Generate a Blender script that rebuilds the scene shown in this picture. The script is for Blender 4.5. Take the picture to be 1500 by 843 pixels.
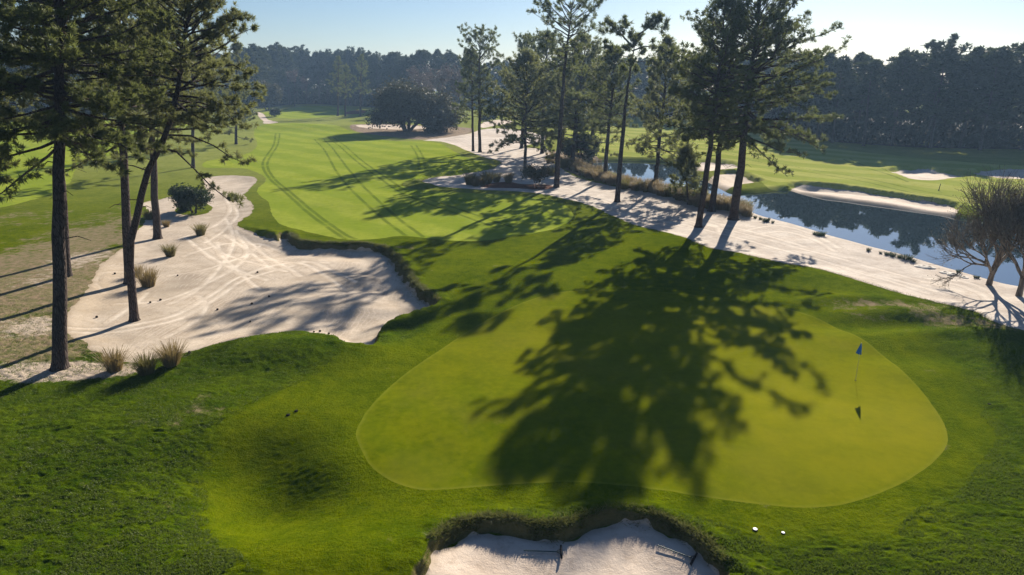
import bpy, math, random
import numpy as np
from mathutils import Vector
R = math.radians
for o in list(bpy.data.objects): bpy.data.objects.remove(o)
sc = bpy.context.scene
COL = sc.collection

# ------------------------------------------------------------------ camera, sky, sun, exposure
CAM_H, PITCH, F = 15.6, R(17.2), 1000.0
cam = bpy.data.objects.new('camera', bpy.data.cameras.new('camera'))
COL.objects.link(cam); sc.camera = cam
cam.location = (0, 0, CAM_H); cam.rotation_euler = (R(90) - PITCH, 0, 0)
cam.data.sensor_width = 36; cam.data.lens = 24; cam.data.clip_start = .1; cam.data.clip_end = 6000
SUN_EL, SUN_AZ = R(23.5), R(23.3)            # azimuth measured from +Y towards +X
world = bpy.data.worlds.new('World'); sc.world = world; world.use_nodes = True
wn = world.node_tree; wn.nodes.clear()
sky = wn.nodes.new('ShaderNodeTexSky'); sky.sky_type = 'NISHITA'; sky.sun_disc = False
sky.sun_elevation = SUN_EL; sky.sun_rotation = SUN_AZ; sky.air_density = 1.0; sky.dust_density = 0.25; sky.ozone_density = 3.0
bg = wn.nodes.new('ShaderNodeBackground'); bg.inputs[1].default_value = .05
wo = wn.nodes.new('ShaderNodeOutputWorld')
tint = wn.nodes.new('ShaderNodeMix'); tint.data_type = 'RGBA'; tint.blend_type = 'MULTIPLY'; tint.inputs[0].default_value = 1; tint.inputs[7].default_value = (.72, .77, .90, 1)
wn.links.new(sky.outputs[0], tint.inputs[6]); wn.links.new(tint.outputs[2], bg.inputs[0]); wn.links.new(bg.outputs[0], wo.inputs[0])
sl = bpy.data.lights.new('sun', 'SUN'); sl.energy = 5.0; sl.angle = R(.5); sl.color = (1, .90, .76)
sun = bpy.data.objects.new('sun', sl); COL.objects.link(sun)
SV = Vector((math.sin(SUN_AZ)*math.cos(SUN_EL), math.cos(SUN_AZ)*math.cos(SUN_EL), math.sin(SUN_EL)))
sun.rotation_euler = SV.to_track_quat('Z', 'Y').to_euler(); sun.location = SV*300
sc.view_settings.view_transform = 'Standard'; sc.view_settings.look = 'None'
sc.view_settings.gamma = 1; sc.view_settings.use_curve_mapping = False
sc.view_settings.exposure = 1.08
cy = sc.cycles
cy.max_bounces = 6; cy.diffuse_bounces = 1; cy.glossy_bounces = 2; cy.transmission_bounces = 3
cy.transparent_max_bounces = 4; cy.volume_bounces = 0
cy.caustics_reflective = False; cy.caustics_refractive = False
cy.use_denoising = True

# ------------------------------------------------------------------ pixel -> place helpers
cp, sp = math.cos(PITCH), math.sin(PITCH)
def ray(px, py):
    u = (px - 750)/F; v = -(py - 421.5)/F
    return np.array([u, cp + v*sp, -sp + v*cp])
def ground_at(px, py, z=0.0):
    d = ray(px, py); t = (z - CAM_H)/d[2]; return np.array([d[0]*t, d[1]*t, z])
def at_depth(px, py, Y):
    d = ray(px, py); t = Y/d[1]; return np.array([d[0]*t, Y, CAM_H + d[2]*t])

# ------------------------------------------------------------------ noise and fields
def _hash(ix, iy, seed):
    h = (ix.astype(np.int64)*374761393 + iy.astype(np.int64)*668265263 + seed*1442695041) & 0xffffffff
    h = ((h ^ (h >> 13))*1274126177) & 0xffffffff
    return ((h ^ (h >> 16)) & 0xffff)/32767.5 - 1.0
def vnoise(x, y, seed=0):
    fx, fy = np.floor(x), np.floor(y); dx, dy = x - fx, y - fy
    sx, sy = dx*dx*(3 - 2*dx), dy*dy*(3 - 2*dy)
    a = _hash(fx, fy, seed); b = _hash(fx + 1, fy, seed); c = _hash(fx, fy + 1, seed); d = _hash(fx + 1, fy + 1, seed)
    return (a*(1 - sx) + b*sx)*(1 - sy) + (c*(1 - sx) + d*sx)*sy
def sstep(a, b, x):
    t = np.clip((x - a)/(b - a), 0, 1); return t*t*(3 - 2*t)
def smooth_px(pts, n=3, closed=True):
    P = np.array(pts, float); m = len(P); out = []
    for i in range(m if closed else m - 1):
        if closed: p0, p1, p2, p3 = P[i-1], P[i], P[(i+1) % m], P[(i+2) % m]
        else: p0, p1, p2, p3 = P[max(i-1, 0)], P[i], P[i+1], P[min(i+2, m-1)]
        for k in range(n):
            t = k/n
            out.append(.5*(2*p1 + (p2-p0)*t + (2*p0 - 5*p1 + 4*p2 - p3)*t*t + (3*p1 - p0 - 3*p2 + p3)*t**3))
    if not closed: out.append(P[-1])
    return np.array(out)
def seg_dist(x, y, A, B):
    best = np.full(x.shape, 1e9, np.float32)
    for (ax, ay), (bx, by) in zip(A.astype(np.float32), B.astype(np.float32)):
        ex, ey = bx - ax, by - ay; L = ex*ex + ey*ey + 1e-9
        t = np.clip(((x - ax)*ex + (y - ay)*ey)/L, 0, 1)
        d = (x - ax - t*ex)**2 + (y - ay - t*ey)**2
        np.minimum(best, d, out=best)
    return np.sqrt(best)
class Zone:
    def __init__(s, px, z=0.0, n=3, margin=6.0, lip=None):
        q = smooth_px(px, n); zs = np.full(len(q), z)
        if lip:
            L = np.array(lip[0], float); dl = seg_dist(q[:, 0], q[:, 1], L[:-1], L[1:]); zs = zs - lip[1]*.72*sstep(14, 5, dl)
        s.poly = np.array([ground_at(a, b, zz)[:2] for (a, b), zz in zip(q, zs)]); s.margin = margin
        s.lo, s.hi = s.poly.min(0) - margin, s.poly.max(0) + margin
    def sdf(s, x, y):
        out = np.full(x.shape, s.margin, np.float32)
        m = (x > s.lo[0]) & (x < s.hi[0]) & (y > s.lo[1]) & (y < s.hi[1])
        if not m.any(): return out
        xs, ys = x[m].astype(np.float32), y[m].astype(np.float32)
        A = s.poly; B = np.roll(A, -1, 0); d = seg_dist(xs, ys, A, B); ins = np.zeros(xs.shape, bool)
        for (ax, ay), (bx, by) in zip(A, B):
            if ay == by: continue
            c = (ay > ys) != (by > ys)
            ins ^= c & (xs < (bx - ax)*(ys - ay)/(by - ay) + ax)
        out[m] = np.minimum(np.where(ins, -d, d), s.margin); return out
def line_dist(px, x, y, z=0.0, n=4, margin=12.0):
    P = np.array([ground_at(a, b, z)[:2] for a, b in smooth_px(px, n, False)])
    out = np.full(x.shape, margin, np.float32); lo, hi = P.min(0) - margin, P.max(0) + margin
    m = (x > lo[0]) & (x < hi[0]) & (y > lo[1]) & (y < hi[1])
    if m.any(): out[m] = np.minimum(seg_dist(x[m].astype(np.float32), y[m].astype(np.float32), P[:-1], P[1:]), margin)
    return out

# ------------------------------------------------------------------ outlines of the course (photo pixels, laid on the ground)
POND = Zone([(850,240),(870,236),(900,236),(950,237),(985,239),(1010,243),(1018,252),(1030,264),(1045,274),(1055,279),(1075,284),(1100,284),
    (1125,282),(1150,280),(1165,284),(1200,291),(1250,298),(1300,305),(1350,313),(1400,320),(1450,328),(1520,340),(1640,358),(1640,470),
    (1520,432),(1480,422),(1440,410),(1400,399),(1360,388),(1320,377),(1280,366),(1240,354),(1200,342),(1160,331),(1120,320),(1090,308),
    (1050,290),(1010,280),(980,276),(950,272),(925,262),(900,255),(880,250),(862,245)], z=-.6)
LIPS = {'waste_left': ([(420,352),(440,364),(500,367),(545,369),(572,383),(590,408),(612,438),(637,456),(610,466),(570,480),(552,494)], .88),
        'front': ([(640,826),(672,800),(722,786),(805,800),(855,785),(905,772),(965,784),(1020,815),(1050,850)], .62),
        'bank': ([(1165,275),(1230,279),(1290,287),(1340,294),(1400,305)], .85),
        'right_a': ([(1303,254),(1325,250),(1360,249),(1385,254),(1420,261)], .9),
        'right_b': ([(1425,255),(1455,250),(1520,251),(1580,256)], .9),
        'pond_a': ([(1020,241),(1040,239),(1075,243),(1085,249)], .8), 'pond_b': ([(1060,257),(1078,257),(1098,265),(1112,269)], .8),
        'waste_mid': ([(618,267),(650,259),(690,254),(734,242)], .5)}
Z = {}
Z['island'] = Zone([(256,309),(262,302),(280,298),(300,298),(311,302),(305,310),(285,315),(262,313)])
Z['patch'] = Zone([(98,503),(112,503),(125,515),(142,528),(140,535),(120,535),(105,520)])
Z['sideturf'] = Zone([(196,340),(196,308),(206,302),(216,305),(217,318),(210,330)])
Z['mulch'] = Zone([(703,271),(725,266),(745,265),(765,268),(800,270),(812,274),(790,277),(750,275),(715,274)])
Z['redbed'] = Zone([(505,166),(520,163),(535,163),(532,167),(510,168)], margin=3)
Z['heath'] = Zone([(512,189),(540,182),(600,184),(650,186),(692,188),(682,196),(655,200),(620,203),(580,200),(545,197)], margin=4)
Z['bankheath'] = Zone([(800,224),(830,222),(870,228),(882,236),(866,246),(850,258),(830,250),(815,240)])
Z['waste_left'] = Zone([(375,262),(372,270),(361,283),(356,287),(367,296),(371,305),(366,315),(352,322),(346,328),(352,333),(372,338),(400,346),
    (420,353),(424,359),(440,365),(470,366),(500,368),(540,369),(560,374),(572,383),(580,395),(588,408),(598,424),(610,436),(622,446),(637,456),
    (620,463),(600,468),(580,474),(562,485),(552,495),(546,508),(530,512),(510,511),(498,503),(480,496),(455,489),(425,487),(395,492),(365,500),
    (335,508),(300,518),(275,524),(240,528),(190,535),(150,525),(125,505),(100,495),(96,470),(105,450),(125,425),(140,400),(165,375),(190,355),
    (200,335),(215,318),(205,305),(212,297),(235,293),(258,288),(290,288),(302,280),(298,268),(300,260),(330,257),(360,258)], lip=LIPS['waste_left'])
Z['waste_mid'] = Zone([(618,268),(628,264),(650,260),(690,255),(715,250),(730,245),(735,241),(722,236),(700,228),(680,219),(665,211),(645,206),
    (620,204),(655,200),(682,196),(700,190),(730,187),(765,190),(800,198),(790,208),(765,215),(800,218),(804,226),(797,233),(815,242),(830,252),
    (850,262),(870,268),(900,274),(950,281),(1000,290),(1040,301),(1080,308),(1100,310),(1130,317),(1180,328),(1230,342),(1290,359),(1340,374),
    (1400,389),(1450,402),(1510,420),(1600,445),(1600,525),(1500,490),(1450,471),(1422,458),(1379,447),(1337,437),(1285,421),(1229,406),(1190,396),
    (1161,390),(1122,381),(1083,371),(1038,363),(1004,349),(965,338),(930,328),(900,316),(870,304),(830,293),(790,285),(750,281),(720,280),
    (680,277),(640,274)], lip=LIPS['waste_mid'])
Z['front'] = Zone([(612,860),(630,838),(650,815),(672,800),(700,790),(722,786),(750,792),(780,797),(805,800),(830,797),(855,785),(880,775),(905,772),
    (935,775),(965,784),(995,797),(1020,815),(1040,835),(1060,865),(1040,905),(960,935),(840,945),(720,930),(640,900)], lip=LIPS['front'])
Z['bank'] = Zone([(1155,281),(1165,275),(1185,274),(1230,279),(1290,287),(1340,294),(1380,300),(1400,305),(1402,314),(1370,314),(1320,308),(1260,301),(1210,294),(1170,287)], lip=LIPS['bank'])
Z['right_a'] = Zone([(1303,255),(1325,250),(1360,249),(1385,254),(1400,259),(1420,262),(1390,265),(1350,265),(1320,261)], lip=LIPS['right_a'])
Z['right_b'] = Zone([(1425,256),(1455,250),(1520,252),(1580,258),(1520,263),(1460,262)], lip=LIPS['right_b'])
Z['pond_a'] = Zone([(1008,243),(1040,239),(1075,243),(1082,249),(1050,252),(1020,250)], lip=LIPS['pond_a'])
Z['pond_b'] = Zone([(1035,262),(1060,257),(1078,257),(1098,265),(1112,270),(1085,272),(1055,275),(1038,270)], lip=LIPS['pond_b'])
Z['far_a'] = Zone([(703,183),(720,176),(745,175),(752,180),(730,183),(708,187)], margin=4)
Z['far_b'] = Zone([(520,188),(545,185),(600,186),(640,187),(600,190),(550,190)], margin=4)
Z['path'] = Zone([(376,164),(386,168),(393,175),(408,181),(402,185),(386,185),(386,179),(380,172),(371,165)], margin=4)
Z['green'] = Zone([(522,645),(530,618),(552,588),(585,555),(640,515),(700,475),(760,446),(815,429),(880,424),(950,426),(1020,431),(1090,440),(1160,455),
    (1225,478),(1285,512),(1335,555),(1372,600),(1388,635),(1380,662),(1345,692),(1290,720),(1235,737),(1180,742),(1110,737),(1027,727),(935,715),
    (843,709),(760,712),(700,716),(623,720),(575,706),(540,682)], n=4)
Z['far_green'] = Zone([(385,166),(420,163),(470,160),(505,164),(502,170),(460,173),(410,173)], margin=4)
Z['fairway_main'] = Zone([(378,188),(372,197),(377,212),(365,225),(335,232),(300,238),(300,246),(340,246),(366,249),(390,262),(378,276),(378,286),(394,297),
    (397,312),(413,328),(440,337),(470,344),(510,351),(550,350),(590,346),(640,350),(700,352),(760,345),(810,335),(838,320),(832,304),(800,294),
    (760,288),(700,285),(640,281),(600,277),(588,270),(625,261),(680,254),(715,247),(712,240),(690,234),(665,222),(650,212),(641,208),(621,206),(570,205),(535,198),
    (505,190),(470,186),(420,185)])
Z['fairway_left'] = Zone([(-250,345),(-100,325),(0,305),(60,290),(97,272),(110,250),(125,236),(175,224),(195,205),(250,190),(300,184),(250,180),(150,177),(50,180),(-150,186),(-250,195)])
Z['fairway_right'] = Zone([(820,186),(880,181),(950,180),(1050,187),(1150,199),(1200,215),(1260,222),(1330,229),(1400,236),(1480,243),(1600,246),(1700,300),(1560,330),(1420,302),
    (1395,300),(1340,291),(1290,284),(1230,276),(1185,271),(1150,273),(1125,274),(1110,262),(1080,252),(1050,242),(980,232),(930,230),(880,228),(850,220),(830,212),(815,200)])
Z['apron'] = Zone([(520,520),(440,562),(370,592),(328,628),(304,675),(296,725),(310,775),(345,830),(400,880),(570,880),(625,815),(660,778),(760,755),(900,750),(1040,768),(1150,790),
    (1270,780),(1370,740),(1430,690),(1450,640),(1430,570),(1370,505),(1290,455),(1200,420),(1100,395),(960,370),(880,340),(820,350),(760,365),(690,395),(650,440),(630,475),(570,505)], margin=8)
SANDS = ['waste_left', 'waste_mid', 'front', 'bank', 'right_a', 'right_b', 'pond_a', 'pond_b', 'far_a', 'far_b', 'path']
FAIRWAY_TRACKS = [[(404,195),(400,215),(388,232),(385,245),(395,262),(420,285),(450,310),(490,340),(505,350)],[(410,195),(406,215),(395,232),(392,245),(402,262),(428,285),(460,310),(503,342),(520,350)],
    [(460,203),(478,225),(495,255),(520,285),(560,320),(600,350)],[(474,203),(495,228),(516,255),(543,285),(583,320),(620,347)],
    [(480,200),(505,222),(540,250),(590,285),(650,307),(735,336)],[(488,200),(514,222),(550,250),(600,283),(662,304),(750,332)],
    [(602,213),(612,230),(615,250)],[(609,212),(619,229),(623,250)],[(1060,225),(1150,246),(1250,264),(1330,281),(1400,293)],[(1060,222),(1160,243),(1260,261),(1340,278),(1410,291)],
    [(1235,232),(1255,243),(1300,256),(1330,268)],[(1245,231),(1265,242),(1310,254)],[(130,240),(150,268),(160,300),(140,325)],[(165,250),(178,275),(170,305)]]
SAND_TRACKS = [[(330,318),(342,345),(332,372),(312,400),(282,425),(250,442)],[(345,335),(362,360),(345,388),(300,412),(240,436),(170,442)],[(270,345),(330,385),(390,405)],
    [(420,360),(380,350),(330,352),(270,372)],[(330,290),(338,308),(312,330),(260,348)],[(100,482),(180,477),(260,458),(310,428),(350,402),(420,376)],
    [(104,488),(184,483),(264,464),(316,434),(358,406),(430,382)],[(355,340),(400,372),(440,398)],[(290,430),(302,446),(282,470),(245,492)],[(342,300),(348,316),(325,337),(300,352)],
    [(330,340),(372,365),(395,390)],[(250,400),(300,392),(350,372),(380,352)],[(380,420),(350,395),(325,370),(318,350)],[(440,372),(480,385),(520,402)],[(437,376),(470,392),(505,412)],
    [(160,470),(200,440),(215,425)],[(190,395),(150,400),(140,415),(155,425)],[(380,372),(430,374),(480,378)],[(300,345),(325,365),(365,378),(420,392)],
    [(980,322),(1100,352),(1200,380),(1300,406),(1400,432)],[(990,318),(1110,346),(1210,373),(1310,399),(1410,425)],[(1000,312),(1100,338),(1180,360)],[(1110,342),(1150,338),(1192,350),(1222,367)],
    [(1095,336),(1140,330),(1190,342),(1228,362)],[(1350,412),(1400,414),(1440,430),(1450,445)],[(1360,406),(1410,410),(1447,424)],[(655,204),(690,222),(725,238),(760,246)],[(668,202),(700,219),(740,236),(780,248)],
    [(680,201),(712,217),(760,236)],[(820,272),(880,292),(940,312),(1000,330)],[(1030,325),(1050,330),(1055,342)],[(1240,392),(1300,410),(1360,428)]]
MOUNDS = [((380,520),5.5,2.6,.55),((470,515),4.0,2.2,.45),((350,672),3.4,2.6,-.95),((405,728),3.0,2.2,-.95),((480,690),2.2,3.0,.35),((240,620),5,4,.25),((520,830),5,2,.45),((60,760),6,4,-.35),
          ((1250,442),4,1.1,.30),((1330,462),4,1.1,.33),((1410,490),4,1.1,.33),((1480,515),4,1.2,.3),((1300,478),5,1.3,-.28),((1400,520),5,1.5,-.3),((1110,405),6,2.5,.3),
          ((680,430),3,2.5,.3),((760,400),5,3,.25),((900,600),9,4,.18),((1180,560),6,4,-.12),((620,620),5,3,.12)]
MC = [(ground_at(*c)[:2], sx, sy, a) for c, sx, sy, a in MOUNDS]
FARM = [(ground_at(455,161)[:2], 22, 14, 1.6), (ground_at(770,166)[:2], 26, 14, 2.2), (ground_at(430,187)[:2], 40, 12, .9), (ground_at(600,172)[:2], 30, 14, .8)]
def height(x, y, sd=None, fine=None):
    x = np.asarray(x, float); y = np.asarray(y, float)
    if sd is None: sd = {k: Z[k].sdf(x, y) for k in SANDS + ['green', 'apron', 'path']}; sd['pond'] = POND.sdf(x, y)
    h = np.zeros(x.shape)
    for c, sx, sy, a in MC + FARM: h += a*np.exp(-((x - c[0])/sx)**2 - ((y - c[1])/sy)**2)
    soft = sstep(-3, 3, sd['green'])
    h += (.14*vnoise(x/13, y/13, 1) + .06*vnoise(x/5, y/5, 2))*(.25 + .75*soft)
    h += .5*sstep(90, 200, y)*vnoise(x/45, y/30, 3)
    for k in SANDS:
        s = sd[k]
        if k in LIPS:
            line, dep = LIPS[k]; dl = line_dist(line, x, y, -.72*dep)
            near = np.exp(-(dl/(5.5 if k == 'waste_left' else 4.0))**2)
            w = np.maximum(.30, .0085*y) + .10*vnoise(x/.7, y/.7, 9)
            w = w*(1 + .45*vnoise(x/.45, y/.45, 13)); lipn = dep*(.85 + .25*vnoise(x/2.5, y/2.5, 11))
            h += -lipn*near*(.75*sstep(1, -.15, s/w) + .25*sstep(.3, 2.2, -s))
            h += .14*near*np.exp(-((s - .35 - w)/.45)**2)*(1 + .6*vnoise(x/.6, y/.6, 8))
        if k not in ('path',): h += -.16*sstep(-.1, 2.0, -s) + .035*vnoise(x/2.2, y/2.2, 5)*sstep(0, 1, -s)
    h += -1.3*sstep(1.7, -1.7, sd['pond'])
    return h
def lip_mask(x, y, sd):
    m = np.zeros(x.shape)
    for k in LIPS:
        w = np.maximum(.30, .0085*y); dl = line_dist(LIPS[k][0], x, y, -.72*LIPS[k][1])
        m = np.maximum(m, np.exp(-(dl/3.0)**2)*sstep(-.2, 0, sd[k])*sstep(w*1.0 + .05, w*.40, sd[k]))
    return m
def hgt(x, y): return float(height(np.array([x]), np.array([y]))[0])
def on_ground(px, py):
    d = ray(px, py); t0 = (3.0 - CAM_H)/d[2]; t1 = (-2.5 - CAM_H)/d[2]
    t = np.linspace(t0, t1, 300); x, y, z = d[0]*t, d[1]*t, CAM_H + d[2]*t
    below = np.nonzero(z <= height(x, y))[0]; i = below[0] if len(below) else 299
    return Vector((x[i], y[i], height(x[i:i+1], y[i:i+1])[0]))

# ------------------------------------------------------------------ materials
class NT:
    def __init__(s, name):
        s.m = bpy.data.materials.new(name); s.m.use_nodes = True; s.t = s.m.node_tree; s.t.nodes.clear()
        s.out = s.t.nodes.new('ShaderNodeOutputMaterial')
    def n(s, typ, **kw):
        nd = s.t.nodes.new(typ)
        for k, v in kw.items(): setattr(nd, k, v)
        return nd
    def put(s, sock, v):
        if v is None: return
        if hasattr(v, 'is_output') or hasattr(v, 'links'): s.t.links.new(v, sock)
        elif isinstance(v, (tuple, list)) and sock.type == 'RGBA' and len(v) == 3: sock.default_value = (*v, 1)
        else: sock.default_value = v
    def pos(s): return s.n('ShaderNodeNewGeometry').outputs['Position']
    def objc(s): return s.n('ShaderNodeTexCoord').outputs['Object']
    def island(s): return s.n('ShaderNodeNewGeometry').outputs['Random Per Island']
    def objrand(s): return s.n('ShaderNodeObjectInfo').outputs['Random']
    def attr(s, a): return s.n('ShaderNodeAttribute', attribute_name=a).outputs['Fac']
    def scale(s, v, sc_):
        nd = s.n('ShaderNodeMapping'); s.put(nd.inputs[0], v); nd.inputs['Scale'].default_value = sc_; return nd.outputs[0]
    def noise(s, v, scale, detail=3, rough=.55, dist=0):
        nd = s.n('ShaderNodeTexNoise'); s.put(nd.inputs['Vector'], v); nd.inputs['Scale'].default_value = scale
        nd.inputs['Detail'].default_value = detail; nd.inputs['Roughness'].default_value = rough; nd.inputs['Distortion'].default_value = dist
        return nd.outputs['Fac']
    def math(s, op, a, b=None, c=None, clamp=False):
        nd = s.n('ShaderNodeMath', operation=op, use_clamp=clamp)
        for i, v in enumerate((a, b, c)):
            if v is not None: s.put(nd.inputs[i], v)
        return nd.outputs[0]
    def map(s, v, a, b, c=0., d=1., smooth=True):
        nd = s.n('ShaderNodeMapRange', interpolation_type='SMOOTHSTEP' if smooth else 'LINEAR'); s.put(nd.inputs[0], v)
        for i, q in enumerate((a, b, c, d)): s.put(nd.inputs[i+1], q)
        return nd.outputs[0]
    def mix(s, f, a, b, mode='MIX'):
        nd = s.n('ShaderNodeMix', data_type='RGBA', blend_type=mode)
        s.put(nd.inputs[0], f); s.put(nd.inputs[6], a); s.put(nd.inputs[7], b); return nd.outputs[2]
    def bump(s, hh, strength, dist):
        nd = s.n('ShaderNodeBump'); nd.inputs['Strength'].default_value = strength; nd.inputs['Distance'].default_value = dist
        s.put(nd.inputs['Height'], hh); return nd.outputs[0]
    def bsdf(s, col, rough=.9, spec=.2, normal=None, trans=None, tf=.3, metal=0.):
        p = s.n('ShaderNodeBsdfPrincipled'); s.put(p.inputs['Base Color'], col); s.put(p.inputs['Roughness'], rough)
        p.inputs['Specular IOR Level'].default_value = spec; p.inputs['Metallic'].default_value = metal
        if normal: s.put(p.inputs['Normal'], normal)
        o = p.outputs[0]
        if trans is not None:
            tr = s.n('ShaderNodeBsdfTranslucent'); s.put(tr.inputs[0], trans)
            mx = s.n('ShaderNodeMixShader'); s.put(mx.inputs[0], tf); s.put(mx.inputs[1], o); s.put(mx.inputs[2], tr.outputs[0]); o = mx.outputs[0]
        s.t.links.new(o, s.out.inputs[0]); return s.m

def grass_bits(t, lo, hi, scale_f=9):
    p = t.pos()
    fine = t.noise(p, scale_f, 4, .7); big = t.noise(p, .22, 3); mid = t.noise(p, 1.3, 3)
    f = t.math('ADD', t.math('MULTIPLY', fine, .5), t.math('ADD', t.math('MULTIPLY', big, .35), t.math('MULTIPLY', mid, .35)))
    return p, t.map(f, .38, .82), fine
def mat_rough():
    t = NT('rough_turf'); p, f, fine = grass_bits(t, 0, 0)
    coarse = t.attr('coarse')
    green = t.mix(f, (.018, .046, .001), (.092, .130, .004))
    smoothg = t.mix(f, (.046, .080, .0005), (.135, .162, .0015))
    c = t.mix(coarse, smoothg, green)
    # bleached straw-coloured spots
    straw = t.map(t.noise(p, 2.2, 5, .7), .60, .80)
    c = t.mix(t.math('MULTIPLY', straw, .35), c, (.15, .15, .03))
    dn = t.math('ADD', t.attr('dry'), t.math('ADD', t.math('MULTIPLY', t.math('SUBTRACT', t.noise(p, 1.1, 6, .75), .5), 1.9), t.math('MULTIPLY', t.math('SUBTRACT', t.noise(p, .28, 3), .5), 1.5)))
    dry = t.map(dn, .35, .75)
    dcol = t.mix(t.map(t.noise(p, 1.6, 5, .75), .35, .65), (.29, .215, .14), (.15, .15, .06))
    c = t.mix(dry, c, dcol)
    sandy = t.map(t.math('ADD', t.attr('sandy'), t.math('MULTIPLY', t.math('SUBTRACT', t.noise(p, 1.4, 5, .7), .5), 1.6)), .5, .9)
    c = t.mix(sandy, c, (.50, .41, .32))
    c = t.mix(t.map(t.math('ADD', t.attr('lip'), t.math('MULTIPLY', t.math('SUBTRACT', t.noise(p, 2.5, 5, .75), .5), .9)), .35, .75), c, t.mix(t.noise(p, 6, 4, .7), (.050, .055, .012), (.20, .165, .075)))
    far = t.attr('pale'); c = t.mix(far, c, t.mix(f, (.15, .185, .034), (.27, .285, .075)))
    b = t.math('ADD', t.noise(p, 5, 5, .75), t.math('MULTIPLY', t.noise(p, 22, 3, .7), .5))
    return t.bsdf(c, 1., 0., t.bump(b, .9, .10))
def mat_fairway(name='fairway_turf', lo=(.18, .235, .018), hi=(.30, .345, .048)):
    t = NT(name); p, f, fine = grass_bits(t, 0, 0)
    c = t.mix(f, lo, hi)
    # mowing bands
    w = t.n('ShaderNodeTexWave', wave_type='BANDS', bands_direction='DIAGONAL'); t.put(w.inputs['Vector'], p)
    w.inputs['Scale'].default_value = .05; w.inputs['Distortion'].default_value = 3; w.inputs['Detail'].default_value = 2
    c = t.mix(t.math('MULTIPLY', t.map(w.outputs['Fac'], .3, .7), .38), c, (.135, .21, .012))
    c = t.mix(t.map(t.noise(p, .5, 5, .7), .55, .8, 0, .5), c, (.22, .22, .08))
    tr = t.math('MULTIPLY', t.map(t.math('ADD', t.attr('trk'), t.math('MULTIPLY', t.noise(p, 1.2, 2), .12)), .16, .42, 1, 0), t.map(t.noise(p, .25, 2), .3, .55, .25, .60))
    c = t.mix(tr, c, (.050, .085, .010))
    return t.bsdf(c, 1., 0., t.bump(t.noise(p, 9, 4, .7), .5, .05))
def mat_green():
    t = NT('putting_turf'); p = t.pos()
    a = t.noise(p, .35, 4, .6); b = t.noise(p, 2.5, 4, .65); f = t.map(t.math('ADD', t.math('MULTIPLY', a, .6), t.math('MULTIPLY', b, .5)), .38, .75)
    c = t.mix(f, (.074, .106, .0005), (.150, .166, .001))
    c = t.mix(t.map(t.noise(p, .16, 3), .45, .75, 0, .55), c, (.165, .160, .020))
    c = t.mix(t.math('MULTIPLY', t.map(t.noise(p, 45, 2, .8), .3, .7), .25), c, (.09, .115, .008))
    w = t.n('ShaderNodeTexWave', wave_type='BANDS', bands_direction='DIAGONAL'); t.put(w.inputs['Vector'], p); w.inputs['Scale'].default_value = .16; w.inputs['Distortion'].default_value = 1.2
    c = t.mix(t.math('MULTIPLY', t.map(w.outputs['Fac'], .35, .65), .16), c, (.11, .15, .001))
    c = t.mix(t.map(t.noise(p, 1.1, 6, .8), .58, .74, 0, .4), c, (.20, .185, .03))
    c = t.mix(t.math('MULTIPLY', t.attr('dry'), t.map(t.noise(p, .5, 5, .7), .25, .7, .5, 1)), c, (.235, .225, .010))
    c = t.mix(t.map(t.attr('edge'), -.22, -.02, 0, .22), c, (.25, .25, .04))
    return t.bsdf(c, 1., 0., t.bump(t.noise(p, 30, 3, .7), .25, .012))
def mat_sand(name, a=(.42, .345, .262), b=(.57, .485, .385)):
    t = NT(name); p = t.pos()
    f = t.map(t.noise(p, .45, 5, .65), .3, .7)
    c = t.mix(f, a, b)
    c = t.mix(t.map(t.noise(p, .16, 4, .6), .5, .68, 0, .45), c, tuple(q*.66 for q in a))
    c = t.mix(t.map(t.noise(p, 1.7, 6, .78), .47, .70, 0, .55), c, (.36, .28, .21))
    c = t.mix(t.map(t.noise(p, 14, 3, .8), .62, .8, 0, .4), c, (.27, .21, .16))
    d = t.math('ADD', t.attr('trk'), t.math('MULTIPLY', t.math('SUBTRACT', t.noise(p, 1.1, 3), .5), .22))
    brk = t.map(t.noise(p, .55, 4, .65), .38, .62, .25, .9)
    c = t.mix(t.math('MULTIPLY', t.map(d, .06, .26, .85, 0), brk), c, (.74, .65, .54))
    fr = t.n('ShaderNodeTexWave', wave_type='BANDS', bands_direction='X'); t.put(fr.inputs['Vector'], p); fr.inputs['Scale'].default_value = .9; fr.inputs['Distortion'].default_value = 14; fr.inputs['Detail'].default_value = 4; fr.inputs['Detail Scale'].default_value = .35
    c = t.mix(t.math('MULTIPLY', t.map(fr.outputs['Fac'], .75, 1, 0, .5), t.map(t.noise(p, .3, 3), .45, .6)), c, (.60, .51, .42))
    c = t.mix(t.map(t.math('ABSOLUTE', t.math('SUBTRACT', d, .45)), .0, .12, .35, 0), c, (.34, .265, .20))
    # darker brown rim right at the turf
    c = t.mix(t.map(t.math('ADD', t.attr('edge'), t.math('MULTIPLY', t.noise(p, 1.5, 4), .5)), -.15, .3, 0, .55), c, (.26, .205, .14))
    c = t.mix(t.map(t.math('ADD', t.attr('pondd'), t.math('MULTIPLY', t.noise(p, .6, 3), 1.2)), .9, 2.4, .75, 0), c, (.25, .19, .13))
    c = t.mix(t.map(t.math('ADD', t.attr('dry'), t.math('SUBTRACT', t.noise(p, .8, 5, .7), .5)), .4, .8, 0, .55), c, (.42, .33, .23))
    hgt_ = t.math('ADD', t.noise(p, 3.5, 5, .7), t.math('ADD', t.math('MULTIPLY', t.noise(p, 16, 3, .7), .35), t.map(d, .1, .4, -.35, 0)))
    return t.bsdf(c, .95, .1, t.bump(hgt_, .55, .07))
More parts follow.
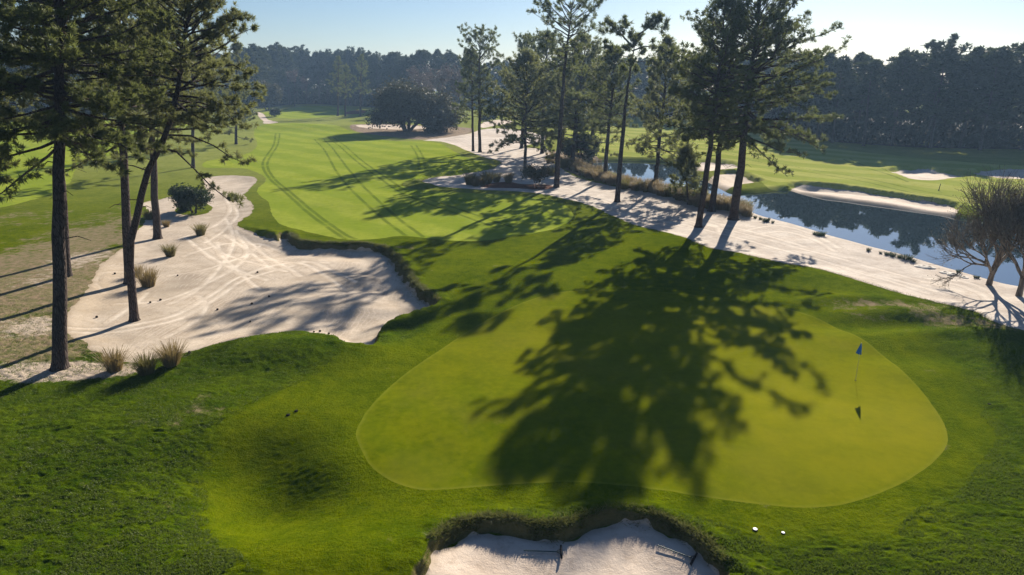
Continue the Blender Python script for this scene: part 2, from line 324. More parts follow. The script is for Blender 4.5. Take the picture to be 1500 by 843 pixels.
def mat_litter(name, a, b):
    t = NT(name); p = t.pos(); f = t.map(t.noise(p, 1.2, 6, .75), .3, .7); c = t.mix(f, a, b)
    return t.bsdf(c, .95, .05, t.bump(t.noise(p, 4, 5, .75), 1, .15))
def mat_leaf(name, a, b, trans, tf=.32, var=.35):
    t = NT(name); n = t.noise(t.objc(), .45, 3); i = t.island(); r = t.objrand()
    f = t.math('ADD', t.math('MULTIPLY', n, .7), t.math('ADD', t.math('MULTIPLY', i, .45), t.math('MULTIPLY', r, .2)))
    c = t.mix(t.map(f, .35, .95), a, b)
    return t.bsdf(c, .6, .12 if name in ('undergrowth_leaves', 'wood_pine_needles', 'oak_leaves') else .25, None, trans, tf)
def mat_bark(name, a, b, flake=(.30, .24, .20), sc_=(9, 9, 2.2)):
    t = NT(name); p = t.scale(t.objc(), sc_)
    v = t.n('ShaderNodeTexVoronoi', feature='DISTANCE_TO_EDGE'); t.put(v.inputs['Vector'], p); v.inputs['Scale'].default_value = 1
    n = t.noise(p, 1.3, 4, .7); c = t.mix(t.map(n, .3, .7), a, b)
    c = t.mix(t.map(t.noise(p, 2.4, 3, .8), .60, .72, 0, .8), c, flake)
    c = t.mix(t.map(v.outputs['Distance'], 0, .14, .8, 0), c, tuple(q*.35 for q in a))
    return t.bsdf(c, .9, .1, t.bump(t.math('ADD', t.map(v.outputs['Distance'], 0, .25), n), 1, .05))
def mat_plain(name, c, rough=.6, spec=.4, var=.25, metal=0.):
    t = NT(name); n = t.noise(t.objc(), 12, 3); cc = t.mix(t.map(n, .3, .7), tuple(q*(1 - var) for q in c), c)
    return t.bsdf(cc, rough, spec, metal=metal)
M = {}
M['rough'] = mat_rough(); M['fairway'] = mat_fairway(); M['green'] = mat_green(); M['fairway_pale'] = mat_fairway('winter_fairway_turf', (.27, .29, .060), (.38, .385, .115))
M['sand'] = mat_sand('waste_sand'); M['path_sand'] = mat_sand('path_sand', (.47, .40, .335), (.64, .57, .49)); M['bunker'] = mat_sand('bunker_sand', (.52, .425, .34), (.62, .525, .43))
M['straw'] = mat_litter('pine_straw', (.10, .060, .035), (.20, .13, .08)); M['mulch'] = mat_litter('red_mulch', (.12, .05, .03), (.20, .09, .055))
M['heath'] = mat_litter('heath_litter', (.16, .115, .075), (.32, .24, .16)); M['floor'] = mat_litter('wood_floor', (.030, .026, .018), (.075, .055, .035))
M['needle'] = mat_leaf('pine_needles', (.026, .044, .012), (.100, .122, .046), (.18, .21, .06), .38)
M['needle_l'] = mat_leaf('sunny_pine_needles', (.030, .048, .013), (.140, .156, .066), (.25, .27, .09), .38)  # paler copy of the pine needles, sunlit tone put into the colour
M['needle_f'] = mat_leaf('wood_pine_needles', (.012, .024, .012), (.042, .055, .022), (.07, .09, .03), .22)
M['oakleaf'] = mat_leaf('oak_leaves', (.040, .042, .022), (.105, .095, .055), (.08, .08, .03), .2)
M['leaf'] = mat_leaf('evergreen_leaves', (.015, .030, .010), (.045, .062, .020), (.05, .08, .02), .2)
M['russet'] = mat_leaf('russet_twigs', (.085, .055, .042), (.16, .11, .085), (.10, .07, .05), .2)
M['twig'] = mat_leaf('seed_heads', (.10, .085, .05), (.20, .17, .10), (.12, .10, .06), .25)
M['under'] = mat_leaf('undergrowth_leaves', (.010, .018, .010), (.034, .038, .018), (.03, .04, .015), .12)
M['tan'] = mat_leaf('tan_grass', (.13, .095, .035), (.32, .245, .12), (.28, .21, .08), .35)
M['reed'] = mat_leaf('reeds', (.14, .115, .06), (.34, .27, .16), (.28, .22, .12), .35)
M['olive'] = mat_leaf('olive_grass', (.07, .065, .02), (.20, .17, .06), (.20, .18, .05), .35)
M['turfblade'] = mat_leaf('lip_grass', (.035, .060, .006), (.19, .18, .06), (.18, .19, .05), .35)
M['lawnblade'] = mat_leaf('turf_blades', (.035, .075, .006), (.11, .15, .016), (.13, .19, .016), .4)
M['bark'] = mat_bark('pine_bark', (.060, .046, .040), (.12, .092, .080))
M['bark_f'] = mat_bark('wood_bark', (.055, .047, .042), (.11, .095, .085))
M['bark_s'] = mat_bark('smooth_bark', (.17, .135, .105), (.30, .245, .19), (.38, .32, .26), (3, 3, .8))

# ------------------------------------------------------------------ mesh helpers
def make_mesh(name, V, T, mat, smooth=True, attrs=None):
    me = bpy.data.meshes.new(name); V = np.asarray(V, np.float32); T = np.asarray(T, np.int32)
    me.vertices.add(len(V)); me.vertices.foreach_set('co', V.ravel())
    me.loops.add(T.size); me.loops.foreach_set('vertex_index', T.ravel())
    me.polygons.add(len(T)); me.polygons.foreach_set('loop_start', np.arange(0, T.size, 3, dtype=np.int32))
    me.polygons.foreach_set('use_smooth', np.full(len(T), smooth))
    for k, a in (attrs or {}).items():
        at = me.attributes.new(k, 'FLOAT', 'POINT'); at.data.foreach_set('value', np.asarray(a, np.float32))
    me.update(calc_edges=True); me.validate(); me.materials.append(mat); return me
def link(name, me, parent=None, loc=None):
    o = bpy.data.objects.new(name, me); COL.objects.link(o)
    if parent: o.parent = parent
    if loc is not None: o.location = loc
    return o
def tag(o, label, cat, group=None, kind=None):
    o['label'] = label; o['category'] = cat
    if group: o['group'] = group
    if kind: o['kind'] = kind
    return o
def thing(name, loc, label, cat, group=None, rz=0.):
    e = bpy.data.objects.new(name, None); COL.objects.link(e); e.location = loc; e.rotation_euler = (0, 0, rz)
    e.empty_display_size = .3; return tag(e, label, cat, group)
def dup(root, loc, rz=0., s=1., label=None, group=None, cat=None):
    r = root.copy(); COL.objects.link(r); r.location = loc; r.rotation_euler = (0, 0, rz)
    r.scale = s if isinstance(s, tuple) else (s, s, s)
    if label: r['label'] = label
    if group: r['group'] = group
    for ch in list(root.children):
        c = ch.copy(); COL.objects.link(c); c.parent = r
        for g in ch.children:
            d = g.copy(); COL.objects.link(d); d.parent = c
    return r

# ------------------------------------------------------------------ ground: one height field cut exactly along the outlines
nr = 620
ts = np.concatenate([np.linspace(1.35, .90, 50, endpoint=False), np.linspace(.90, .26, 430, endpoint=False), np.linspace(.26, .13, 210, endpoint=False), np.linspace(.13, .035, 100, endpoint=False), np.linspace(.035, .0205, 40)])
ys = CAM_H/ts
us = np.concatenate([np.linspace(-1.7, -.95, 60, endpoint=False), np.linspace(-.95, .95, 860, endpoint=False), np.linspace(.95, 1.7, 60)])
U, Yg = np.meshgrid(us, ys); X = (U*Yg).ravel(); Yv = Yg.ravel()
sd = {k: z.sdf(X, Yv) for k, z in Z.items()}; sd['pond'] = POND.sdf(X, Yv)
nz1, nz2, nz3 = vnoise(X/.7, Yv/.7, 21), vnoise(X/2.6, Yv/2.6, 22), vnoise(X/.28, Yv/.28, 23)
H0 = height(X, Yv, sd)
tr_f = np.full(X.shape, 12., np.float32); tr_s = tr_f.copy()
for l in FAIRWAY_TRACKS: np.minimum(tr_f, line_dist(l, X, Yv, margin=2.), out=tr_f)
for l in SAND_TRACKS: np.minimum(tr_s, line_dist(l, X, Yv, margin=2.), out=tr_s)
coarse = sstep(-1.0, 1.1, sd['apron'] + .6*nz2 + .25*nz1)*sstep(60, 38, Yv)
clump = .7*vnoise(X/.36, Yv/.2, 31) + .8*vnoise(X/.19, Yv/.13, 32) + .8*vnoise(X/1.3, Yv/.8, 33)
isrough = np.ones(X.shape)
for k in SANDS + ['green', 'fairway_main']: isrough *= sstep(-.1, .35, sd[k])
H0 = H0 + isrough*(.009 + .028*coarse)*clump*sstep(75, 45, Yv)
def blob(px, py, sx, sy):
    c = ground_at(px, py); return np.exp(-((X - c[0])/sx)**2 - ((Yv - c[1])/sy)**2)
dry = .85*blob(1230,610,8.5,8) + .45*blob(1000,480,10,5) + .3*blob(760,520,5,5) + 1.0*blob(20,440,12,7) + .9*blob(60,390,8,9) + .8*blob(40,510,6,3.5) + .45*blob(30,320,9,7) + .7*blob(150,340,6,9) + .6*blob(1400,475,5,2) + .4*blob(1330,450,6,1.5) + .5*blob(565,362,3,1.5) + .12*blob(230,610,5,3) + .7*blob(1060,262,10,8) + .6*blob(700,195,30,18)
sandy = .9*blob(55,480,4,3) + .8*blob(120,380,4,5) + .9*blob(90,545,3,1.2) + .6*blob(30,545,4,2) + .55*blob(60,415,4,3) + .8*blob(150,545,4,1)
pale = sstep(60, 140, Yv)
grn = sstep(.4, -.4, sd['green']); tone_g = .85*blob(1230,610,8.5,8) + .45*blob(1000,480,10,5) + .3*blob(760,520,5,5); dry = dry - tone_g*(1 - grn)  # paler tone patches on the green, carried by the dry attribute
A = {'lip': lip_mask(X, Yv, sd), 'coarse': coarse, 'dry': dry, 'sandy': sandy, 'pale': pale, 'pondd': sd['pond'].astype(float), 'trk_f': tr_f, 'trk_s': tr_s}
for k in Z:
    amp = {'green': .02, 'fairway_main': .10, 'fairway_left': .2, 'fairway_right': .2, 'apron': 0, 'path': .1}.get(k, .16)
    A['z_' + k] = sd[k] + amp*nz1 + amp*.9*nz2 + (amp*.4*nz3 if amp > .12 else 0)
AK = list(A); AM = np.stack([np.asarray(A[k], np.float32) for k in AK], 1)
V = np.stack([X, Yv, H0], 1).astype(np.float32)
nR, nC = len(ys), len(us)
i = np.arange((nR - 1)*(nC - 1)); r_, c_ = i//(nC - 1), i % (nC - 1); a = r_*nC + c_
T = np.concatenate([np.stack([a, a+1, a+nC+1], 1), np.stack([a, a+nC+1, a+nC], 1)]).astype(np.int64)
def split(V, AM, T, j):
    s = AM[:, j]; ins = s < 0; c = ins[T].sum(1); Tin, Tout = [T[c == 3]], [T[c == 0]]
    for cnt in (1, 2):
        t = T[c == cnt]
        if not len(t): continue
        lone = (ins[t] if cnt == 1 else ~ins[t]).argmax(1); q = np.arange(len(t))
        v0, v1, v2 = t[q, lone], t[q, (lone+1) % 3], t[q, (lone+2) % 3]
        e = np.concatenate([np.stack([v0, v1], 1), np.stack([v0, v2], 1)]); e.sort(1)
        key, inv = np.unique(e[:, 0]*10**8 + e[:, 1], return_inverse=True)
        a_, b_ = key//10**8, key % 10**8; f = np.clip(s[a_]/(s[a_] - s[b_]), .002, .998)[:, None]
        base = len(V); V = np.concatenate([V, V[a_]*(1-f) + V[b_]*f]); AM = np.concatenate([AM, AM[a_]*(1-f) + AM[b_]*f]); s = AM[:, j]
        ins = np.concatenate([ins, np.zeros(len(a_), bool)])
        p1, p2 = base + inv[:len(t)], base + inv[len(t):]
        one = np.stack([v0, p1, p2], 1); two = np.concatenate([np.stack([p1, v1, v2], 1), np.stack([p1, v2, p2], 1)])
        (Tin if cnt == 1 else Tout).append(one); (Tout if cnt == 1 else Tin).append(two)
    return V, AM, np.concatenate(Tin), np.concatenate(Tout)
def ground_part(name, T, mat, edge=None, trk='trk_f'):
    idx, inv = np.unique(T, return_inverse=True)
    at = {k: AM[idx, AK.index(k)] for k in ('coarse', 'dry', 'sandy', 'pale', 'pondd', 'lip')}
    at['trk'] = AM[idx, AK.index(trk)]; at['edge'] = AM[idx, AK.index('z_' + edge)] if edge else np.full(len(idx), -9.)
    o = link(name, make_mesh(name, V[idx], inv.reshape(-1, 3), mat, True, at)); o['kind'] = 'structure'; return o
PIECES = [('island', 'grass_island', 'rough'), ('patch', 'grass_patch', 'rough'), ('sideturf', 'grass_patch', 'rough'), ('mulch', 'mulch_bed', 'mulch'), ('redbed', 'mulch_bed', 'mulch'),
    ('waste_left', 'waste_bunker', 'sand'), ('waste_mid', 'sand_path', 'path_sand'), ('front', 'sand_bunker', 'bunker'), ('bank', 'sand_bunker', 'bunker'), ('right_a', 'sand_bunker', 'bunker'),
    ('right_b', 'sand_bunker', 'bunker'), ('pond_a', 'sand_bunker', 'bunker'), ('pond_b', 'sand_bunker', 'bunker'), ('far_a', 'sand_bunker', 'bunker'), ('far_b', 'sand_bunker', 'bunker'), ('path', 'sand_path', 'bunker'),
    ('heath', 'heath_ground', 'heath'), ('bankheath', 'heath_ground', 'heath'), ('green', 'putting_green', 'green'), ('far_green', 'putting_green', 'fairway'),
    ('fairway_main', 'fairway', 'fairway'), ('fairway_left', 'fairway', 'fairway'), ('fairway_right', 'fairway', 'fairway_pale')]
for k, nm, mt in PIECES:
    V, AM, Tin, T = split(V, AM, T, AK.index('z_' + k))
    if len(Tin): ground_part(nm, Tin, M[mt], k, 'trk_s' if 'sand' in mt or mt == 'bunker' else 'trk_f')
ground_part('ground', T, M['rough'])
# wider land round the surveyed wedge
xa, ya, yb = 1.7, float(ys[0]), float(ys[-1])
zl = -3.2
out = bpy.data.meshes.new('ground_beyond'); out.from_pydata([(-1500, -200, zl), (1500, -200, zl), (1500, 1000, zl), (-1500, 1000, zl)], [], [(0, 1, 2, 3)])
out.materials.append(M['floor']); o = link('ground_beyond', out); o['kind'] = 'structure'
# pond water
wp = smooth_px(POND.poly, 1); cen = wp.mean(0)
wm = bpy.data.meshes.new('water')
wpts = []
for q in range(len(wp)):
    tn = wp[(q+1) % len(wp)] - wp[q-1]; nn = np.array([tn[1], -tn[0]]); nn /= np.linalg.norm(nn) + 1e-9
    area = 0; wpts.append(wp[q])
ar = sum(wp[q][0]*wp[(q+1) % len(wp)][1] - wp[(q+1) % len(wp)][0]*wp[q][1] for q in range(len(wp)))
sg = 1 if ar > 0 else -1
wpts = []
for q in range(len(wp)):
    tn = wp[(q+1) % len(wp)] - wp[q-1]; nn = np.array([tn[1], -tn[0]])*sg; nn /= np.linalg.norm(nn) + 1e-9
    wpts.append(wp[q] + nn*.9)
wm.from_pydata([(a, b, -.6) for a, b in wpts], [], [tuple(range(len(wpts)))[::sg]])
t = NT('pond_water'); p = t.pos()
nb = t.math('ADD', t.noise(t.scale(p, (1, .6, 1)), 1.1, 3), t.math('MULTIPLY', t.noise(p, .25, 2), 1.5))
pd = t.n('ShaderNodeBsdfDiffuse'); pd.inputs[0].default_value = (.015, .026, .032, 1); pg = t.n('ShaderNodeBsdfGlossy'); pg.inputs[0].default_value = (.95, .97, 1, 1); pg.inputs['Roughness'].default_value = .015
nrm = t.bump(nb, .05, .03); t.put(pg.inputs['Normal'], nrm); fr = t.n('ShaderNodeFresnel'); fr.inputs[0].default_value = 3.6
mx = t.n('ShaderNodeMixShader'); t.put(mx.inputs[0], fr.outputs[0]); t.put(mx.inputs[1], pd.outputs[0]); t.put(mx.inputs[2], pg.outputs[0]); t.t.links.new(mx.outputs[0], t.out.inputs[0])
wm.materials.append(t.m); o = link('water', wm); o['kind'] = 'structure'

# ------------------------------------------------------------------ plants: wood tubes and leaf triangles
class Plant:
    def __init__(s, seed): s.r = np.random.default_rng(seed); s.V, s.T, s.n = [], [], 0; s.C, s.D, s.S = [], [], []
    def tube(s, P, Rr, n=6):
        P = np.asarray(P, float); Rr = np.asarray(Rr, float); k = len(P)
        Tn = np.gradient(P, axis=0); Tn /= np.linalg.norm(Tn, axis=1)[:, None] + 1e-9
        av = np.abs(Tn.mean(0)); ref = np.eye(3)[av.argmin()]
        Un = np.cross(Tn, ref); Un /= np.linalg.norm(Un, axis=1)[:, None] + 1e-9; W = np.cross(Tn, Un)
        an = np.arange(n)*2*math.pi/n
        ring = P[:, None] + Rr[:, None, None]*(np.cos(an)[None, :, None]*Un[:, None] + np.sin(an)[None, :, None]*W[:, None])
        s.V.append(ring.reshape(-1, 3)); q = np.arange((k-1)*n); r, c = q//n, q % n; a = r*n + c; b = r*n + (c+1) % n
        s.T.append(np.concatenate([np.stack([a, b, b+n], 1), np.stack([a, b+n, a+n], 1)]) + s.n); s.n += k*n
    def tuft(s, c, d, size=1.): s.C.append(c); s.D.append(d); s.S.append(size)
    def wood(s, name, mat): return make_mesh(name, np.concatenate(s.V), np.concatenate(s.T), mat)
    def needles(s, name, mat, k, ln, w, spread=1.0, jit=.06):
        C, D, S = np.array(s.C), np.array(s.D), np.array(s.S); n = len(C); r = s.r
        d = D[:, None]*.75 + r.normal(size=(n, k, 3))*spread*.6; d /= np.linalg.norm(d, axis=2)[..., None] + 1e-9
        b = C[:, None] + r.normal(size=(n, k, 3))*jit; L = ln*S[:, None, None]*r.uniform(.7, 1.15, (n, k, 1))
        sd_ = np.cross(d, r.normal(size=(n, k, 3))); sd_ /= np.linalg.norm(sd_, axis=2)[..., None] + 1e-9; sd_ *= w*.5*r.uniform(.7, 1.3, (n, k, 1))
        Vt = np.stack([b + d*L*.35 + sd_, b + d*L*.35 - sd_, b + d*L, b], 2).reshape(-1, 4, 3)
        q = np.arange(len(Vt))*4; Tt = np.concatenate([np.stack([q, q+1, q+2], 1), np.stack([q+1, q, q+3], 1)])
        return make_mesh(name, Vt.reshape(-1, 3), Tt, mat, False)
    def leaves(s, name, mat, k, size, jit):
        C = np.array(s.C); n = len(C); r = s.r
        c = C[:, None] + r.normal(size=(n, k, 3))*jit
        u = r.normal(size=(n, k, 3)); u /= np.linalg.norm(u, axis=2)[..., None]; v = np.cross(u, r.normal(size=(n, k, 3))); v /= np.linalg.norm(v, axis=2)[..., None] + 1e-9
        L = size*r.uniform(.6, 1.3, (n, k, 1))
        Vt = np.stack([c - u*L*.5, c + v*L*.3, c + u*L*.5, c - v*L*.3], 2).reshape(-1, 4, 3)
        q = np.arange(len(Vt))*4; Tt = np.concatenate([np.stack([q, q+1, q+2], 1), np.stack([q, q+2, q+3], 1)])
        return make_mesh(name, Vt.reshape(-1, 3), Tt, mat, False)

def unit(v): return v/(np.linalg.norm(v) + 1e-9)
def limb(B, path, r0, twig_gap=.4, twig_len=.9, start=.3, tufts=3, twig_tubes=True, spread3=.5, up=.35, sides=5):
    path = np.asarray(path, float); k = len(path)
    B.tube(path, np.linspace(r0, max(.012, r0*.18), k), sides)
    seg = np.linalg.norm(np.diff(path, axis=0), axis=1); cum = np.concatenate([[0], np.cumsum(seg)]); L = cum[-1]; r = B.r
    m = max(3, int((1 - start)*L/twig_gap)); fr = np.append(start + (1 - start)*(np.arange(m) + r.uniform(0, 1, m))/m, 1.)
    for f in fr:
        a = np.array([np.interp(f*L, cum, path[:, q]) for q in range(3)])
        j = min(np.searchsorted(cum, f*L), k-1); T = unit(path[j] - path[max(j-1, 0)])
        side = unit(np.cross(T, [0, 0, 1])); sgn = r.choice([-1, 1])
        d = unit(T*r.uniform(.4, 1.0) + side*sgn*r.uniform(.2, 1.0) + np.array([0, 0, 1])*r.uniform(-.25, .7)*up*2 + r.normal(size=3)*spread3*.5)
        tl = twig_len*r.uniform(.5, 1.25)*(1.15 - .5*f); mid = a + d*tl*.55 + r.normal(size=3)*.05; end = a + d*tl + np.array([0, 0, up*tl*.35])
        if twig_tubes: B.tube([a, mid, end], [.018, .013, .008], 3)
        for q in range(tufts):
            g = r.uniform(.35, 1.05); c = a + (end - a)*g + r.normal(size=3)*.16*tl
            B.tuft(c, unit(d + np.array([0, 0, up])), r.uniform(.8, 1.2))
PROF = {'round': lambda t: max(.12, math.sin(math.pi*min(1, .22 + .78*t))**.7), 'flat': lambda t: .45 + .55*math.exp(-((t - .72)/.28)**2) if t < .9 else .72,
        'cone': lambda t: max(.10, 1 - .9*t), 'full': lambda t: max(.15, (1 - max(0, t - .35)/.68)**.75 if t > .35 else .80 + .2*t/.35)}
def pine(seed, trunk, r0, cb, rad, prof='round', n=60, twig_gap=.4, twig_len=.9, tufts=3, start=.3, tubes=True, sides=10, droop=0., limbs=(), e_lo=-4, e_hi=52, stubs=5, bsides=5):
    B = Plant(seed); r = B.r; trunk = np.asarray(trunk, float); zz = trunk[:, 2]; H = zz[-1]
    zs = np.concatenate([[-.4, 0, .12, .45, 1.2], np.linspace(2.5, H, 14)])
    path = np.stack([np.interp(zs, zz, trunk[:, 0]), np.interp(zs, zz, trunk[:, 1]), zs], 1)
    path[6:-1, :2] += r.normal(size=(len(zs) - 7, 2))*.05
    rr = r0*np.clip(1 - zs/H, .05, 1)**.62; rr[:4] *= [1.6, 1.42, 1.22, 1.07]
    B.tube(path, rr, sides)
    at = lambda z: np.array([np.interp(z, path[:, 2], path[:, 0]), np.interp(z, path[:, 2], path[:, 1]), z])
    az = r.uniform(0, 6.28)
    for i in range(n):
        t = ((i + r.uniform(0, 1))/n)**.9; z = cb + (H - cb)*t*.985
        az += 2.4 + r.normal()*.5; L = rad*PROF[prof](t)*r.uniform(.62, 1.18)
        e = R(e_lo + (e_hi - e_lo)*t**1.3 + r.normal()*9); e -= droop*(1 - t)
        p = at(z); k = 6; pts = [p]; st = L/(k - 1)
        for j in range(1, k):
            ee = e + (.22 if t > .25 else .1)*(j/(k-1)) + r.normal()*.10; aa = az + r.normal()*.16
            pts.append(pts[-1] + st*np.array([math.cos(aa)*math.cos(ee), math.sin(aa)*math.cos(ee), math.sin(ee)]))
        limb(B, pts, .018 + .013*L*min(1, r0*3.5), twig_gap, twig_len, start, tufts, tubes, .6, .35, bsides)
    for i in range(6): B.tuft(at(H) + r.normal(size=3)*.2, np.array([0, 0, 1.]), 1.1)
    for pth, rr0 in limbs: limb(B, pth, rr0, twig_gap, twig_len, .45, tufts, tubes, .8, .3, bsides)
    for i in range(stubs):
        z = cb*r.uniform(.55, 1.); a = r.uniform(0, 6.28); L = r.uniform(.4, 1.8); p = at(z)
        B.tube([p, p + [math.cos(a)*L*.6, math.sin(a)*L*.6, .1], p + [math.cos(a)*L, math.sin(a)*L, -.15*L]], [.035, .025, .012], 4)
    return B
def grow(B, p, d, L, r, depth, spread, up, kids=(2, 4), shrink=.74, sides=5, leaf_from=1):
    rg = B.r; pts = [p]; dd = d
    for j in range(3): dd = unit(dd + rg.normal(size=3)*.13 + np.array([0, 0, up*.12])); pts.append(pts[-1] + dd*L/3)
    B.tube(pts, [r, r*.88, r*.78, r*.68], sides if depth > 1 else 3)
    if depth <= leaf_from:
        for q in (1, 2, 3): B.tuft(pts[q], dd)
    if depth == 0: return
    for q in range(rg.integers(*kids)):
        nd = unit(dd + rg.normal(size=3)*spread + np.array([0, 0, up])*.3)
        grow(B, pts[-1] if q < 2 else pts[2], nd, L*shrink*rg.uniform(.8, 1.2), r*.62, depth - 1, spread, up, kids, shrink, sides, leaf_from)

def place_pine(name, label, base, mids, top, cb, hw, r_px, group=None, mat='needle', near=True, ydrift=0., limbs=(), rz=0, needle=(16, .26, .030), seed=None, **kw):
    g = on_ground(*base) if base[1] > 240 else Vector((*ground_at(*base)[:2], 0)); 
    if base[1] <= 240: g.z = hgt(g.x, g.y)
    Yb = g.y; pts = [np.zeros(3)]
    for i, (a, b) in enumerate(list(mids) + [top]):
        q = at_depth(a, b, Yb); pts.append(np.array([q[0] - g.x, ydrift*(i + 1), q[2] - g.z]))
    cbz = at_depth(base[0], cb, Yb)[2] - g.z; rad = hw*Yb/F; Lb = []
    for pth, dy, rr in limbs:
        m = len(pth); Lb.append(([np.array([at_depth(a, b, Yb)[0] - g.x, dy*j/(m-1), at_depth(a, b, Yb)[2] - g.z]) for j, (a, b) in enumerate(pth)], rr))
    B = pine(seed or hash(base) % 9999, pts, r_px*Yb/F, cbz, rad, limbs=Lb, **kw)
    e = thing(name, g, label, 'tree', group)
    link('trunk', B.wood('pine_trunk', M['bark']), e); link('crown', B.needles('pine_crown', M[mat], *needle), e); return e

ND_N, ND_M = (34, .30, .036, 1.1, .03), (19, .50, .075, 1.1, .05)
# left group by the waste bunker
LG = 'pines round the left bunker'
place_pine('pine_tree', 'nearest and thickest pine, dark flaky trunk at far left of the big left bunker', (88,540), [(86,350),(86,200)], (88,-190), 215, 165, 10.8, LG, needle=ND_N, n=125, prof='full', twig_gap=.36, tufts=4, seed=11, e_lo=-12, droop=.1)
place_pine('pine_tree', 'slim pine half hidden right behind the thickest left trunk', (98,405), [(92,310),(86,200)], (80,-60), 190, 105, 6.5, LG, needle=ND_N, n=90, prof='full', seed=12)
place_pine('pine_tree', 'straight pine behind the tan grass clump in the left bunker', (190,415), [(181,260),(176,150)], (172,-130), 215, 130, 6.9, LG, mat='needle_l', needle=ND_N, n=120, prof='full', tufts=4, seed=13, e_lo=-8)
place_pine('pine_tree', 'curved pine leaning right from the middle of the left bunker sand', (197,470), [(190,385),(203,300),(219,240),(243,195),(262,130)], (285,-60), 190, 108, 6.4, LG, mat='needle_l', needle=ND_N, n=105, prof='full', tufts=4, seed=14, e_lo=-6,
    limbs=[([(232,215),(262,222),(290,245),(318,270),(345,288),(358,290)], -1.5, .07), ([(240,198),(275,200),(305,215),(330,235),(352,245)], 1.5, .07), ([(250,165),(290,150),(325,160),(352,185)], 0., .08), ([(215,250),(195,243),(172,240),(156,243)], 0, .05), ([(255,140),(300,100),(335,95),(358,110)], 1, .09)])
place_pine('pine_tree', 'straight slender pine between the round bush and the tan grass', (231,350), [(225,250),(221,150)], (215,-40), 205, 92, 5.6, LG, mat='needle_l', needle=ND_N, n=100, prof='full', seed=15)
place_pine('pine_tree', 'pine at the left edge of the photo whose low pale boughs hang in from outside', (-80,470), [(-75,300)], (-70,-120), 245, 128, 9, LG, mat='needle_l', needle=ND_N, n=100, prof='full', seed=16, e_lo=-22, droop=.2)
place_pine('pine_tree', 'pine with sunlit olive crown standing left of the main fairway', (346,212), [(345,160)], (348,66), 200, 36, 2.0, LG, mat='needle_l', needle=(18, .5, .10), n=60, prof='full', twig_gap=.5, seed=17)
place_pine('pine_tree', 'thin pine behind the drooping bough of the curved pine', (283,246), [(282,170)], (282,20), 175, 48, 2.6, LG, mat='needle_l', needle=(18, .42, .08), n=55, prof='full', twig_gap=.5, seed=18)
place_pine('pine_tree', 'thin dark pine far behind the straight pine on the left field', (204,232), [(204,160)], (206,40), 185, 45, 2.6, LG, needle=(18, .46, .09), n=50, prof='full', twig_gap=.5, seed=19)
# centre group along the sand path and pond
CG = 'tall pines along the sand path and pond'
kw = dict(group=CG, needle=ND_M, twig_gap=.5, twig_len=1.1, tufts=3)
place_pine('pine_tree', 'thinner left one of the twin pines on the upper sand path', (693,221), [(692,150)], (690,80), 175, 30, 1.9, n=54, prof='full', seed=21, **kw)
place_pine('pine_tree', 'right one of the twin pines, flat crown against the sky, on the upper sand path', (703,222), [(702,130)], (703,60), 150, 38, 2.4, n=61, prof='flat', seed=22, start=.4, **kw)
place_pine('pine_tree', 'straight dark pine just left of the leafy pine on the sand path edge', (764,216), [(768,150),(772,100)], (774,58), 175, 50, 2.6, n=70, prof='round', seed=23, **kw)
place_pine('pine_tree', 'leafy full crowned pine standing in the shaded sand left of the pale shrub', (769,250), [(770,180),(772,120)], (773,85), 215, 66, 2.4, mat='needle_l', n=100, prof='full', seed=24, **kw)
place_pine('pine_tree', 'pine with a dark domed top behind the tall leaning pine', (794,224), [(796,150),(800,90)], (802,54), 190, 52, 2.6, n=80, prof='round', seed=25, **kw)
place_pine('pine_tree', 'tall leaning pine with umbrella top and flared base beside the mulch bed', (815,275), [(820,190),(826,110),(834,50)], (838,8), 112, 59, 4.0, n=51, prof='flat', start=.45, seed=26, e_hi=40, **kw)
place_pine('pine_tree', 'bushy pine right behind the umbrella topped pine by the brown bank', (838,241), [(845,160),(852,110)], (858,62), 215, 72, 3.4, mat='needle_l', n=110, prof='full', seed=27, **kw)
place_pine('pine_tree', 'dark pine in the reeds left of the forked pine', (886,263), [(892,180),(897,130)], (900,78), 190, 54, 3.2, n=80, prof='full', seed=28, **kw)
place_pine('pine_tree', 'forked pine with two spreading heads against the sky by the reeds', (904,296), [(910,220),(917,150),(927,72)], (930,60), 118, 20, 3.9, n=8, prof='flat', start=.5, seed=29, twig_len=1.1, twig_gap=.2, tufts=5, group=CG, needle=ND_M, stubs=8,
    limbs=[([(927,70),(918,60),(908,50),(898,42),(890,36)], -1, .14), ([(928,68),(932,54),(943,46),(956,38),(968,30)], 1, .15), ([(915,58),(912,45),(916,34)], 1, .08), ([(945,45),(950,35),(962,26)], 1, .08), ([(926,75),(945,68),(965,70),(985,78)], 0, .10), ([(925,85),(905,80),(890,66)], .8, .06), ([(924,92),(945,90),(965,92)], -.5, .06), ([(900,44),(895,50),(888,48)], .5, .05), ([(956,40),(966,45),(972,40)], -.5, .05)])
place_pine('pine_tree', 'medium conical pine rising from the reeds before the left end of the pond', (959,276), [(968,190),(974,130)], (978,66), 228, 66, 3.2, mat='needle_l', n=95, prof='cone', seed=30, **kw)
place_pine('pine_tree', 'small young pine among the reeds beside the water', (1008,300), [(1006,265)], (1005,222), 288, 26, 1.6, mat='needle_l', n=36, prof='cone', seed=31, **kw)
kw['tufts'] = 5; kw['twig_gap'] = .40; kw['needle'] = (16, .36, .058, 1.0, .04)
place_pine('pine_tree', 'left one of the three big leaning pines beside the pond, on the sand path', (1023,333), [(1034,260),(1045,180),(1055,90)], (1062,8), 205, 76, 4.9, n=66, prof='round', seed=32, start=.35, e_lo=-10, limbs=[([(1050,120),(1030,105),(1010,92),(998,88)], -1.5, .1), ([(1055,80),(1042,62),(1032,45),(1030,30)], 1, .1), ([(1045,175),(1020,180),(1000,195),(985,212)], 1, .08)], **kw)
